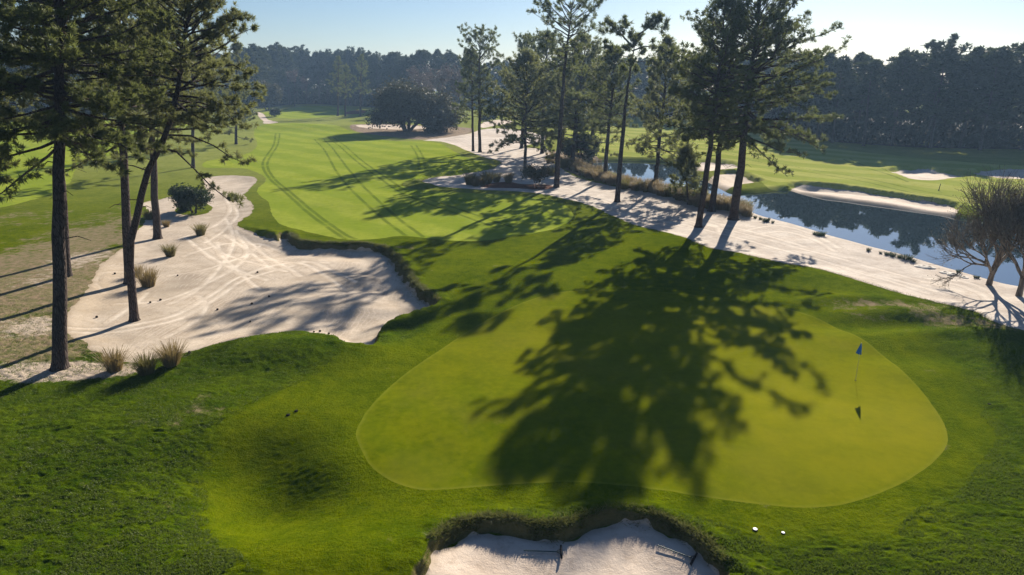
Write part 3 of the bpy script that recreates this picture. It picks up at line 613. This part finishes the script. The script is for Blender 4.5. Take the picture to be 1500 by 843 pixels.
place_pine('pine_tree', 'middle one of the three big leaning pines, growing from the reeds', (1042,310), [(1052,240),(1060,170)], (1078,30), 190, 62, 4.9, n=54, prof='round', seed=33, **kw)
place_pine('pine_tree', 'right and biggest of the three leaning pines beside the pond, crown dark and broad', (1074,322), [(1085,240),(1095,150),(1106,60)], (1118,-22), 208, 124, 6.6, n=125, prof='full', seed=34, e_lo=-12, droop=.1, limbs=[([(1096,150),(1130,140),(1170,150),(1205,175)], 2, .13), ([(1092,190),(1130,185),(1165,200),(1190,215)], -2, .12), ([(1100,110),(1140,85),(1175,80),(1200,95)], 0, .12)], **kw)

kw['tufts'] = 3; kw['twig_gap'] = .5; kw['needle'] = ND_M; kw['group'] = 'pines in the gaps of the centre group'
place_pine('pine_tree', 'dark pine in the gap between the umbrella topped pine and the bushy pine', (824,222), [(826,150)], (828,74), 190, 44, 2.6, n=70, prof='full', seed=51, **kw)
place_pine('pine_tree', 'dark pine just right of the bushy pine on the brown bank', (866,230), [(870,160)], (874,76), 195, 44, 2.8, n=70, prof='full', seed=52, **kw)
kw['group'] = 'pines standing before the far wood'
place_pine('pine_tree', 'left tall pine standing clear of the far wood right of the far green', (495,171), [(495,130)], (496,86), 140, 14, 1.6, n=34, prof='full', seed=53, **kw)
place_pine('pine_tree', 'slightly shorter pine just right of another before the far wood', (506,172), [(506,130)], (507,98), 145, 12, 1.4, n=30, prof='full', seed=54, **kw)
place_pine('pine_tree', 'pine before the far wood close to the wide oak', (528,172), [(528,130)], (530,84), 140, 15, 1.6, n=36, prof='full', seed=55, **kw)

# ------------------------------------------------------------------ broadleaf trees, shrubs
def broadleaf(name, label, loc, seed, stems, L, r, depth, spread, up, leaf, k, size, jit, lean=.35, wood='bark', group=None, cat='tree', shrink=.74, kids=(2, 4), s=1., leaf_from=1, rise=.12):
    B = Plant(seed)
    for q in range(stems):
        a = q*6.283/max(1, stems) + B.r.uniform(-.4, .4); l_ = lean if stems > 1 else .06
        grow(B, np.array([math.cos(a)*r*1.1*(stems > 1), math.sin(a)*r*1.1*(stems > 1), -.2]), unit(np.array([math.cos(a)*l_, math.sin(a)*l_, 1])), L*B.r.uniform(.85, 1.15), r, depth, spread, up, kids, shrink, 6, leaf_from)
    e = thing(name, loc, label, cat, group); link('trunk' if cat == 'tree' else 'stem', B.wood(name + '_wood', M[wood]), e)
    if leaf: link('crown', B.leaves(name + '_crown', M[leaf], k, size, jit), e)
    e.scale = (s, s, s) if not isinstance(s, tuple) else s; return e
def gv(px, py):
    p = ground_at(px, py); return Vector((p[0], p[1], hgt(p[0], p[1])))
broadleaf('oak_tree', 'wide grey green oak with several dark stems at the end of the main fairway', gv(597,192), 41, 5, 4.2, .42, 4, .50, .12, 'oakleaf', 18, .55, .9, lean=.55, s=(1.3, 1.3, 1.1), kids=(3, 5))
broadleaf('oak_tree', 'smaller grey oak on a short trunk right of the wide oak', gv(645,190), 42, 1, 3.2, .40, 4, .50, .15, 'oakleaf', 22, .6, .8, s=.95, kids=(3, 5))
broadleaf('bush_tree', 'round dark evergreen bush on the grass island in the left bunker', gv(284,312), 43, 2, 1.35, .13, 4, .62, .0, 'leaf', 16, .22, .26, lean=.2, s=(1.25, 1.25, 1.05), kids=(3, 5))
broadleaf('shrub_tree', 'pale leafy multi stem shrub in front of the shaded sand and mulch bed', gv(786,272), 44, 3, 1.15, .07, 4, .45, .2, 'oakleaf', 9, .24, .25, lean=.4, wood='bark_s', kids=(2, 4))
broadleaf('evergreen_tree', 'dark bushy evergreen between the pines on the brown bank', gv(858,238), 45, 2, 2.6, .2, 4, .45, .25, 'leaf', 16, .36, .45, kids=(3, 5), s=.8)
broadleaf('leaning_tree', 'thin leaning leafy tree at the left end of the pond', gv(868,236), 46, 1, 2.6, .14, 4, .4, .3, 'oakleaf', 8, .35, .4, wood='bark')
broadleaf('evergreen_tree', 'rounded evergreen at the wood edge left of the far green', gv(362,172), 47, 2, 4.6, .3, 4, .5, .2, 'leaf', 26, .8, .9, kids=(3, 5))
broadleaf('evergreen_tree', 'pale rounded evergreen right of the sunlit pine at the wood edge', gv(392,163), 48, 2, 4.2, .3, 4, .45, .25, 'oakleaf', 24, .8, .9, kids=(3, 5))
for px_, py_, sd_, lb in ((640,172,49,'russet bare tree behind the wide oak'), (668,171,50,'brownish bare tree right behind the small oak'), (610,170,51,'faded russet tree hidden behind the top of the wide oak'), (432,158,52,'russet winter tree at the foot of the wood behind the far green')):
    broadleaf('winter_tree', lb, gv(px_, py_), sd_, 1, 6.0, .3, 5, .38, .25, 'russet', 9, .55, .8)
broadleaf('bush', 'lone dark conical bush on the far green', gv(403,171), 53, 3, .8, .08, 3, .4, .3, 'leaf', 14, .4, .3, cat='bush', s=1.3, wood='bark')
for q, (px_, py_) in enumerate(((716,172),(722,170),(711,177),(718,177))):
    broadleaf('bush', ['dark bush left of the far mound','tallest dark bush left of the far mound','small bush on the far sand edge','smallest bush on the far sand edge'][q], gv(px_, py_), 54 + q, 3, 1.0 + .3*(q < 2), .08, 3, .45, .3, 'leaf', 14, .45, .4, cat='bush')
# bare multi stem trees at the right edge of the pond
broadleaf('bare_tree', 'bare multi stemmed tree with tan trunk on the sand at the near pond bank', on_ground(1448,418), 61, 1, 1.35, .20, 6, .27, .50, 'twig', 1, .07, .14, wood='bark_s', kids=(3, 5), shrink=.87, s=(1.2, 1.2, 1.25))
broadleaf('bare_tree', 'darker bare tree cut by the right photo edge on the pond bank', on_ground(1492,434), 62, 1, 1.35, .20, 6, .27, .50, 'twig', 1, .07, .14, wood='bark_s', kids=(3, 5), shrink=.87, s=(1.2, 1.2, 1.25))

# ------------------------------------------------------------------ ornamental grasses and reeds
def grass_clump(seed, n, h, rad, w, lean=.5):
    r = np.random.default_rng(seed); a = r.uniform(0, 6.28, n); q = rad*np.sqrt(r.uniform(0, 1, n))*.45
    base = np.stack([np.cos(a)*q, np.sin(a)*q, np.full(n, -.05)], 1); L = h*r.uniform(.55, 1.1, n)
    out = np.stack([np.cos(a), np.sin(a), np.zeros(n)], 1); ln = (lean*r.uniform(.2, 1.2, n)*(q/(rad*.45) + .25))[:, None]
    sd_ = np.stack([-np.sin(a + r.normal(size=n)*.8), np.cos(a + r.normal(size=n)*.8), np.zeros(n)], 1)*w
    m1 = base + np.array([0, 0, 1])*L[:, None]*.5 + out*ln*L[:, None]*.28; m2 = base + np.array([0, 0, 1])*L[:, None]*.88 + out*ln*L[:, None]*.75; tip = base + np.array([0, 0, 1])*L[:, None]*(1 - .25*ln) + out*ln*L[:, None]*1.15
    Vt = np.stack([base - sd_*.5, base + sd_*.5, m1 - sd_*.5, m1 + sd_*.5, m2 - sd_*.35, m2 + sd_*.35, tip], 1); k = np.arange(n)[:, None]*7
    Tt = np.concatenate([k + np.array(f) for f in ((0,1,3),(0,3,2),(2,3,5),(2,5,4),(4,5,6))]); return Vt.reshape(-1, 3), Tt
def clump_mesh(seed, n, h, rad, w, mat, lean=.5): return make_mesh('grass_clump', *grass_clump(seed, n, h, rad, w, lean), M[mat], False)
cl = [clump_mesh(70 + q, 420, 1.25, .75, .020, m, .62) for q, m in enumerate(('tan', 'tan', 'olive'))]
for q, (px_, py_, s_, m_, lb) in enumerate([(168,543,1.05,0,'tan arching grass clump nearest the thick left trunk'), (214,548,1.0,2,'middle olive grass clump of the row on the bunker rim'), (252,535,1.1,1,'right hand tan grass clump of the row on the bunker rim'),
        (218,420,1.25,1,'big tan grass clump right of the straight pine trunk in the left bunker'), (250,376,1.0,2,'small olive grass clump in the centre of the left bunker'), (294,345,1.1,2,'lone grass clump in the sand below the round bush'),
        (244,333,.7,0,'smallest tan grass tuft in the sand left of the round bush'), (219,322,1.0,2,'green grass clump behind the slender pine on the turf'), (202,405,.8,0,'thin tan grass tuft just behind the big tan clump'),
        (688,271,1.25,2,'dark leftmost grass clump of the row beside the mulch bed'), (697,273,1.1,1,'second grass clump of the row beside the mulch bed'), (706,272,1.0,2,'third grass clump of the row beside the mulch bed'), (714,269,1.3,2,'tallest dark grass clump at the head of the mulch bed'),
        (727,267,1.0,2,'small round grass clump behind the mulch bed'), (745,268,1.1,1,'tan grass clump on the mulch bed'), (808,258,1.1,2,'dark grass clump left of the leaning umbrella pine')]):
    g = on_ground(px_, py_); o = link('grass_clump', cl[m_], None, g); o.rotation_euler = (0, 0, q*1.7); sc_ = s_*(1.25 if px_ > 600 else 1.); o.scale = (sc_, sc_, sc_)
    tag(o, lb, 'grass clump', 'ornamental grass clumps in the sand')
rd = [clump_mesh(80 + q, 260, 1.5, 1.0, .035, m, .5) for q, m in enumerate(('reed', 'reed', 'tan', 'olive'))]
rng = random.Random(5)
bank = smooth_px([(826,248),(850,256),(866,262),(885,270),(905,275),(930,280),(960,285),(990,292),(1010,300),(1030,305),(1055,308),(1075,312),(1095,318)], 8, False)
for q, (a_, b_) in enumerate(bank):
    for w_ in range(2):
        px_, py_ = a_ + rng.uniform(-3, 3), b_ + rng.uniform(-7, 1.5) - 1.5
        if 1060 < px_ and w_: continue
        g = on_ground(px_, py_); g.z = max(g.z, -.62); k = rng.choice((0, 0, 1, 1, 2, 3)); o = link('reed_clump', rd[k], None, g); s_ = rng.uniform(.7, 1.25)
        o.scale = (s_, s_, s_*rng.uniform(.75, 1.05)); o.rotation_euler = (0, 0, rng.uniform(0, 6))
        tag(o, 'straw coloured reed clump in the band of reeds between sand path and pond', 'reeds', 'reed clumps along the pond bank')
dk = [clump_mesh(90 + q, 120, .55, .6, .03, 'leaf', .6) for q in range(2)]
for q, (px_, py_) in enumerate([(1098,318),(1106,321),(1114,323),(1122,326),(1132,328),(1194,345),(1202,347),(1272,369),(1290,373),(1300,375),(1308,377),(1318,379),(1328,382),(1338,385),(1404,401),(1430,409)]):
    g = on_ground(px_, py_ - 1); g.z = max(g.z, -.62); o = link('bank_tuft', dk[q % 2], None, g); o.rotation_euler = (0, 0, q); s_ = rng.uniform(.4, 1.0); o.scale = (s_*1.4, s_, s_)
    tag(o, 'low dark grass tuft at the water edge of the near pond bank', 'grass tuft', 'dark tufts along the near water edge')
for q in range(26):
    px_ = rng.uniform(795, 880); py_ = 226 + (px_ - 795)*.13 + rng.uniform(0, 14)
    g = on_ground(px_, py_); o = link('heath_tuft', rd[(0, 3, 2)[q % 3]], None, g); s_ = rng.uniform(.4, .8); o.scale = (s_, s_, s_*.8); o.rotation_euler = (0, 0, q)
    tag(o, 'low brown heath tuft on the brown bank under the centre pines', 'grass tuft', 'heath tufts on the brown bank')
# ragged grass hanging on the bunker lips (uncountable)
def lip_grass(name, lines, per_m, h, label, mat):
    r = np.random.default_rng(7); pts = []
    for ln_, wdt, zl_, off_ in lines:
        P = np.array([ground_at(a, b, zl_)[:2] for a, b in smooth_px(ln_, 5, False)]); sg_ = np.linalg.norm(np.diff(P, axis=0), axis=1); cum = np.concatenate([[0], np.cumsum(sg_)])
        tn_ = np.gradient(P, axis=0); nn_ = np.stack([-tn_[:, 1], tn_[:, 0]], 1)/np.linalg.norm(tn_, axis=1)[:, None]; P = P + nn_*off_
        n = int(cum[-1]*per_m); f = r.uniform(0, cum[-1], n); dens = vnoise(f/1.3, f*0 + 5, 8)*.5 + .5; kk = r.uniform(0, 1, n) < .15 + .85*dens; f = f[kk]; n = len(f); pts.append(np.stack([np.interp(f, cum, P[:, 0]), np.interp(f, cum, P[:, 1])], 1) + r.normal(size=(n, 2))*wdt*(1 + .7*vnoise(f/.9, f*0, 3))[:, None])
    C = np.concatenate(pts); z = height(C[:, 0], C[:, 1]); n = len(C); a = r.uniform(0, 6.28, n); L = h*r.uniform(.5, 1.3, n)
    d = np.stack([np.cos(a)*.7, np.sin(a)*.7 - .35, r.uniform(.1, 1.0, n)], 1); d /= np.linalg.norm(d, axis=1)[:, None]
    b = np.stack([C[:, 0], C[:, 1], z - .02], 1); s_ = np.cross(d, r.normal(size=(n, 3))); s_ /= np.linalg.norm(s_, axis=1)[:, None]; s_ *= .014*(h/.25)
    Vt = np.stack([b - s_, b + s_, b + d*L[:, None]], 1).reshape(-1, 3); o = link(name, make_mesh(name, Vt, np.arange(n*3).reshape(-1, 3), M[mat], False))
    tag(o, label, 'grass', None, 'stuff')
lip_grass('lip_grass', [(LIPS['waste_left'][0][:-3], .20, -.63, .40), (LIPS['front'][0], .15, -.45, .30)], 900, .24, 'ragged brown grass overhanging the steep bunker lips', 'turfblade')
lip_grass('path_edge_grass', [([(1004,349),(1038,363),(1083,371),(1122,381),(1161,390),(1190,396),(1229,406),(1285,421),(1337,437),(1379,447),(1422,458),(1450,471),(1500,490)], .15, 0, 0), ([(618,267),(650,259),(690,254)], .2, -.36, .4)], 160, .16, 'short brownish grass along the turf edge of the sand path', 'turfblade')

r = np.random.default_rng(17); N = 420000
yy = 17/(1 - r.uniform(0, 1, N)*(1 - 17/46)); C = np.stack([yy*r.uniform(-1.0, 1.0, N), yy], 1)
keep = Z['apron'].sdf(C[:, 0], C[:, 1]) + .5*vnoise(C[:, 0]/2, C[:, 1]/2, 3) > 0
for k in ('waste_left', 'waste_mid', 'front', 'green', 'fairway_main'): keep &= Z[k].sdf(C[:, 0], C[:, 1]) > .12
keep &= vnoise(C[:, 0]/.5, C[:, 1]/.3, 41) + .6*vnoise(C[:, 0]/1.7, C[:, 1]/1.2, 42) > -.35
C = C[keep]; n = len(C); z = height(C[:, 0], C[:, 1]); a = r.uniform(0, 6.28, n); L = .085*r.uniform(.5, 1.4, n)
d = np.stack([np.cos(a)*.6, np.sin(a)*.6, r.uniform(.35, 1, n)], 1); d /= np.linalg.norm(d, axis=1)[:, None]; b = np.stack([C[:, 0], C[:, 1], z - .01], 1)
s_ = np.cross(d, r.normal(size=(n, 3))); s_ /= np.linalg.norm(s_, axis=1)[:, None]; s_ *= .016
o = link('rough_grass', make_mesh('rough_grass', np.stack([b - s_, b + s_, b + d*L[:, None]], 1).reshape(-1, 3), np.arange(n*3).reshape(-1, 3), M['lawnblade'], False))
k_ = r.uniform(0, 1, n) < .05; m_ = int(k_.sum()); up_ = np.array([0, 0, .012])
o2 = link('dry_grass', make_mesh('dry_grass', np.stack([b[k_] - s_[k_]*.8, b[k_] + s_[k_]*.8, b[k_] + up_ + d[k_]*L[k_][:, None]*1.1], 1).reshape(-1, 3), np.arange(m_*3).reshape(-1, 3), M['turfblade'], False))
tag(o2, 'scattered straw coloured dead blades in the near rough', 'grass', None, 'stuff')
tag(o, 'uncut bright green rough grass in front of and beside the putting green', 'grass', None, 'stuff')

# ------------------------------------------------------------------ woods beyond the course
base_line = [(-420,185),(-200,182),(0,177),(200,169),(340,163),(400,157),(470,153),(560,159),(640,164),(700,158),(760,157),(830,163),(900,171),(1000,176),(1100,185),(1200,206),(1280,213),(1400,218),(1500,220),(1700,225),(1900,230)]
top_line = [(-420,70),(0,75),(340,84),(400,77),(480,80),(560,88),(640,82),(700,94),(760,97),(900,95),(1000,90),(1200,88),(1300,82),(1350,72),(1420,73),(1500,78),(1900,80)]
E = np.array([ground_at(a, b)[:2] for a, b in smooth_px(base_line, 6, False)]); Epx = smooth_px(base_line, 6, False)[:, 0]
seg = np.linalg.norm(np.diff(E, axis=0), axis=1); cum = np.concatenate([[0], np.cumsum(seg)])
protos = []
for q in range(7):
    Hh = 24.; B = pine(200 + q, [np.zeros(3), np.array([.3*(q - 3)*.3, .2, 12.]), np.array([.2*(q - 3), .3, Hh])], .26, Hh*(.42, .55, .34, .62, .28, .48, .5)[q], (4.9, 4.6, 5.2, 4.8, 5.0, 4.6, 4.2)[q], ('round', 'flat', 'full', 'flat', 'full', 'round', 'round')[q], n=(34, 26, 44, 24, 50, 32, 30)[q],
        twig_gap=.85, twig_len=1.35, tufts=3, tubes=False, sides=6, start=.3, stubs=6, bsides=3)
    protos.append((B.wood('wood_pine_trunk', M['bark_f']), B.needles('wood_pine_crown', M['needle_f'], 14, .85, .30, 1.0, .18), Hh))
def side_word(px):
    if px < 330: return 'tall pine in the wood beyond the left-hand field', 'pines beyond the left-hand field'
    if px < 600: return 'tall pine in the wood behind the far green', 'pines behind the far green'
    if px < 1150: return 'tall pine in the wood behind the centre pines', 'pines behind the centre pines'
    return 'tall pine in the dark wood wall at the far right', 'pines of the dark wood at the far right'
count = 0; rows = [(0, 8.2), (5, 8.6), (11, 9.5), (18, 11), (27, 13)]
for off, gap in rows:
    f = rng.uniform(0, gap)
    while f < cum[-1]:
        x, y = np.interp(f, cum, E[:, 0]), np.interp(f, cum, E[:, 1]); px_ = np.interp(f, cum, Epx)
        f += gap*rng.uniform(.65, 1.35)*(.8 if px_ > 1150 else 1.15)
        if px_ < -160 or px_ > 1660: continue
        d = np.array([x, y])/math.hypot(x, y); x2, y2 = np.array([x, y]) + d*(off + rng.uniform(-2, 2)) + np.array([rng.uniform(-1.5, 1.5), 0])
        tz = at_depth(px_, np.interp(px_, [a for a, b in top_line], [b for a, b in top_line]), y)[2]
        Hh = tz*(rng.uniform(.90, 1.0) if px_ > 1150 else rng.uniform(.86, 1.08))*(1 if off < 15 else .98); tk, cr, h0 = protos[rng.randrange(7) if rng.random() < .75 else rng.choice((2, 4))]
        if count >= 296: break
        count += 1; g = hgt(x2, y2); lb, gp = side_word(px_); s_ = Hh/h0
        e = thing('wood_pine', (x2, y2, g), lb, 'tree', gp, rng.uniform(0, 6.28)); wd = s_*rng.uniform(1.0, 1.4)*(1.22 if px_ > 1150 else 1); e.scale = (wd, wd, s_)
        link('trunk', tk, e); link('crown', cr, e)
# undergrowth and lesser trees filling the woods: reads as one dark mass
r = np.random.default_rng(3); N = 120000
f = r.uniform(0, cum[-1], N); x, y = np.interp(f, cum, E[:, 0]), np.interp(f, cum, E[:, 1]); dd = np.stack([x, y], 1)/np.hypot(x, y)[:, None]
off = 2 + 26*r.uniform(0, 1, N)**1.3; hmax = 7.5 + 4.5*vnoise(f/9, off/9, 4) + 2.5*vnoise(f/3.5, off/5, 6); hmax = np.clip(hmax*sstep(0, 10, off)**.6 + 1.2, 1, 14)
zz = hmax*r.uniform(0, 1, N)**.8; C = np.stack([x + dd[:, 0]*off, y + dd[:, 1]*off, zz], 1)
u = r.normal(size=(N, 3)); u /= np.linalg.norm(u, axis=1)[:, None]; v = np.cross(u, r.normal(size=(N, 3))); v /= np.linalg.norm(v, axis=1)[:, None]; L = r.uniform(.35, .9, N)[:, None]
Vt = np.stack([C - u*L, C + v*L*.55, C + u*L, C - v*L*.55], 1).reshape(-1, 3); q = np.arange(N)*4
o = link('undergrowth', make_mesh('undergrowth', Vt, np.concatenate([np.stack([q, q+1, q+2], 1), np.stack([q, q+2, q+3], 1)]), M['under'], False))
tag(o, 'dense dark undergrowth filling the foot of the woods', 'undergrowth', None, 'stuff')
# the floor of the woods
fl = []; 
for a_ in range(len(E)):
    d = E[a_]/np.linalg.norm(E[a_]); hh_ = hgt(*(E[a_] + d*1.0)); fl += [(*(E[a_] + d*1.), hh_ + .05), (*(E[a_] + d*140), 1.6)]
me = bpy.data.meshes.new('wood_floor'); me.from_pydata(fl, [], [(2*k, 2*k+1, 2*k+3, 2*k+2) for k in range(len(E) - 1)]); me.materials.append(M['floor']); o = link('wood_floor', me); o['kind'] = 'structure'

# ------------------------------------------------------------------ golf furniture
def cyl(P, a, b, r, n=10, r2=None): P.tube([a, b], [r, r if r2 is None else r2], n); 
def cap_disc(r, z, n=20):
    return np.array([[0, 0, z]] + [[math.cos(k*6.2832/n)*r, math.sin(k*6.2832/n)*r, z] for k in range(n)]), np.array([[0, k+1, (k+1) % n + 1] for k in range(n)])
M['pole'] = mat_plain('pale_pole', (.62, .60, .40), .4); M['flag'] = mat_plain('blue_flag', (.02, .17, .55), .7); M['white'] = mat_plain('white_plastic', (.85, .85, .82), .45, var=.06)
M['black'] = mat_plain('black_rubber', (.015, .016, .018), .9, .05); M['rake'] = mat_plain('green_handle', (.012, .05, .05), .4); M['cone'] = mat_plain('cone_scales', (.055, .035, .022), .9, var=.5); M['stone'] = mat_plain('pale_stone', (.62, .58, .52), .9, var=.35)
g = on_ground(1253, 558); fs = thing('flagstick', g, 'thin pale flagstick with drooping blue flag standing in the hole', 'flagstick')
B = Plant(1); B.tube([(0, 0, -.1), (0, 0, 1.1), (0, 0, 2.16)], [.011, .010, .008], 8); B.tube([(0, 0, 2.15), (0, 0, 2.18), (0, 0, 2.2)], [.014, .016, .002], 8); link('pole', B.wood('pole', M['pole']), fs)
nu, nv = 8, 14; FV = []
for a_ in range(nv):
    tt = a_/(nv - 1); wdt = .04 + .30*tt**.8
    for b_ in range(nu):
        s_ = b_/(nu - 1); FV.append((-.10*tt + (s_ - .25)*wdt*.9 - .02, .05*math.sin(s_*7 + tt*2)*tt + .012*math.sin(s_*13), 2.14 - .56*tt - .10*s_*tt))
q = [a_*nu + b_ for a_ in range(nv - 1) for b_ in range(nu - 1)]
FT = np.array([(k, k+1, k+nu+1) for k in q] + [(k, k+nu+1, k+nu) for k in q]); fo = link('flag', make_mesh('flag', FV, FT, M['flag']), fs); md = fo.modifiers.new('thick', 'SOLIDIFY'); md.thickness = .006
v_, t_ = cap_disc(.054, .008); o = link('cup', make_mesh('cup', v_, t_, M['black']), fs)  # flat black disc paints the dark inside of the hole
def rake(pa, pb, h1, label):
    a_, b_ = on_ground(*pa), on_ground(*pb); d = (b_ - a_); ln_ = math.hypot(d.x, d.y)
    e = thing('rake', b_ + Vector((0, 0, .03)), label, 'rake', None, math.atan2(d.y, d.x)); sl_ = (a_.z - b_.z + .02)/ln_
    e.rotation_euler = (0, math.atan(sl_), math.atan2(d.y, d.x)); ln_ = math.hypot(ln_, a_.z - b_.z)
    B = Plant(1); B.tube([(-ln_, 0, .03), (-ln_*.5, 0, .035), (0, 0, .05)], [.020, .020, .020], 8); B.tube([(-ln_ - .005, 0, .03), (-ln_, 0, .03)], [.001, .02], 8); link('handle', B.wood('handle', M['rake']), e)
    B = Plant(1); B.tube([(0, -.34, .055), (0, -.33, .055), (0, .33, .055), (0, .34, .055)], [.001, .036, .036, .001], 8)
    for k in range(12): B.tube([(0, -.31 + k*.0564, .05), (.02, -.31 + k*.0564, -.05)], [.012, .006], 5)
    B.tube([(-.18, 0, .048), (-.02, .14, .055)], [.012, .012], 6); B.tube([(-.18, 0, .048), (-.02, -.14, .055)], [.012, .012], 6)
    link('head', B.wood('head', M['black']), e)
rake((767, 810), (822, 812), 0, 'dark green bunker rake lying in the middle of the front bunker')
rake((963, 802), (1016, 822), 0, 'dark rake at the right end of the front bunker below the grass lip')
def sprinkler(px_, py_, mt, rad, label, group):
    g = on_ground(px_, py_); e = thing('sprinkler_head', g + Vector((0, 0, .03)), label, 'sprinkler', group)
    B = Plant(1); B.tube([(0, 0, -.1), (0, 0, .0), (0, 0, .012), (0, 0, .012)], [rad*1.12, rad*1.12, rad*1.05, rad*.9], 20); link('rim', B.wood('rim', M['black']), e)
    v_, t_ = cap_disc(rad*.92, .018); v_[0, 2] += .015; link('cap', make_mesh('cap', v_, t_, M[mt]), e)
sprinkler(1106, 777, 'white', .085, 'white sprinkler cap left of the dark turf scuff above the front bunker', 'sprinkler caps round the green')
sprinkler(1147, 782, 'white', .065, 'smaller white sprinkler cap right of the dark turf scuff', 'sprinkler caps round the green')
sprinkler(434, 603, 'black', .08, 'black sprinkler cap left of the green, upper of two', 'sprinkler caps round the green')
sprinkler(422, 609, 'black', .08, 'black sprinkler cap left of the green, lower of two', 'sprinkler caps round the green')
sprinkler(1449, 593, 'black', .07, 'black sprinkler cap in the turf right of the green', 'sprinkler caps round the green')
# pine cones on the sand
B = Plant(4)
for k in range(7):
    z = k/6; rr = .05*math.sin(math.pi*(.15 + .8*z)) + .012
    for j in range(7):
        a_ = j*.9 + k*.5; B.tube([(0, 0, .02 + z*.10), (math.cos(a_)*rr, math.sin(a_)*rr, .03 + z*.10)], [.016, .009], 4)
cone = B.wood('pine_cone', M['cone'])
for q, (px_, py_) in enumerate([(143,465),(219,444),(233,441),(260,405),(170,402),(280,517),(394,435),(367,446),(317,455),(367,473),(379,400),(461,487),(468,486),(480,490),(210,420)]):
    o = link('pine_cone', cone, None, on_ground(px_, py_) + Vector((0, 0, .03))); o.rotation_euler = (1.3, .2, q*1.1); s_ = rng.uniform(1., 1.6); o.scale = (s_, s_, s_)
    tag(o, 'small dark pine cone lying on the sand of the left bunker', 'pine cone', 'pine cones on the left bunker sand')
# pale stones at the near pond bank
def stone(seed):
    r = np.random.default_rng(seed); B = Plant(seed); k = 6; z = np.linspace(-.12, .16, k); rr = np.sqrt(np.clip(1 - ((z - .0)/.17)**2, 0, 1))*.42 + .01
    B.tube(np.stack([np.zeros(k), np.zeros(k), z], 1), rr, 9); B.V[0] = B.V[0]*(1 + r.normal(size=B.V[0].shape)*.10); return B.wood('stone', M['stone'])
sts = [stone(s_) for s_ in (1, 2, 3)]
for q, (px_, py_) in enumerate([(1348,391),(1354,392),(1361,393),(1384,400),(1392,401),(1397,403),(1412,407)]):
    o = link('stone', sts[q % 3], None, on_ground(px_, py_)); s_ = rng.uniform(.7, 1.3); o.scale = (s_*1.3, s_, s_*.6); o.rotation_euler = (0, 0, q*1.3)
    tag(o, 'flat pale stone at the sandy near edge of the pond', 'stone', 'pale stones at the pond edge')
# marker post on the right-hand fairway
g = gv(1375, 280); B = Plant(2); B.tube([(0, 0, -.1), (.03, 0, .5), (.10, 0, .95), (.11, 0, 1.0)], [.05, .05, .045, .005], 8); e = thing('marker_post', g, 'small dark leaning marker post on the fairway beyond the pond', 'post')
link('shaft', B.wood('shaft', M['black']), e); B = Plant(2); B.tube([(-.02, 0, .0), (-.02, 0, .1), (-.02, 0, .12)], [.10, .09, .01], 8); link('base', B.wood('base', M['black']), e)

# ------------------------------------------------------------------ the air between here and the woods
hz = bpy.data.meshes.new('haze'); x0, x1, y0, y1, z0, z1 = -1600, 1600, -260, 1100, -6, 36
hz.from_pydata([(x0,y0,z0),(x1,y0,z0),(x1,y1,z0),(x0,y1,z0),(x0,y0,z1),(x1,y0,z1),(x1,y1,z1),(x0,y1,z1)], [], [(0,3,2,1),(4,5,6,7),(0,1,5,4),(1,2,6,5),(2,3,7,6),(3,0,4,7)])
t = NT('haze_air'); pv = t.n('ShaderNodeVolumePrincipled'); pv.inputs['Color'].default_value = (.42, .66, 1, 1); pv.inputs['Density'].default_value = .00028; pv.inputs['Anisotropy'].default_value = .3
t.t.links.new(pv.outputs[0], t.out.inputs['Volume']); hz.materials.append(t.m); o = link('haze', hz); o['kind'] = 'stuff'; o['label'] = 'thin pale blue haze in the air over the course'
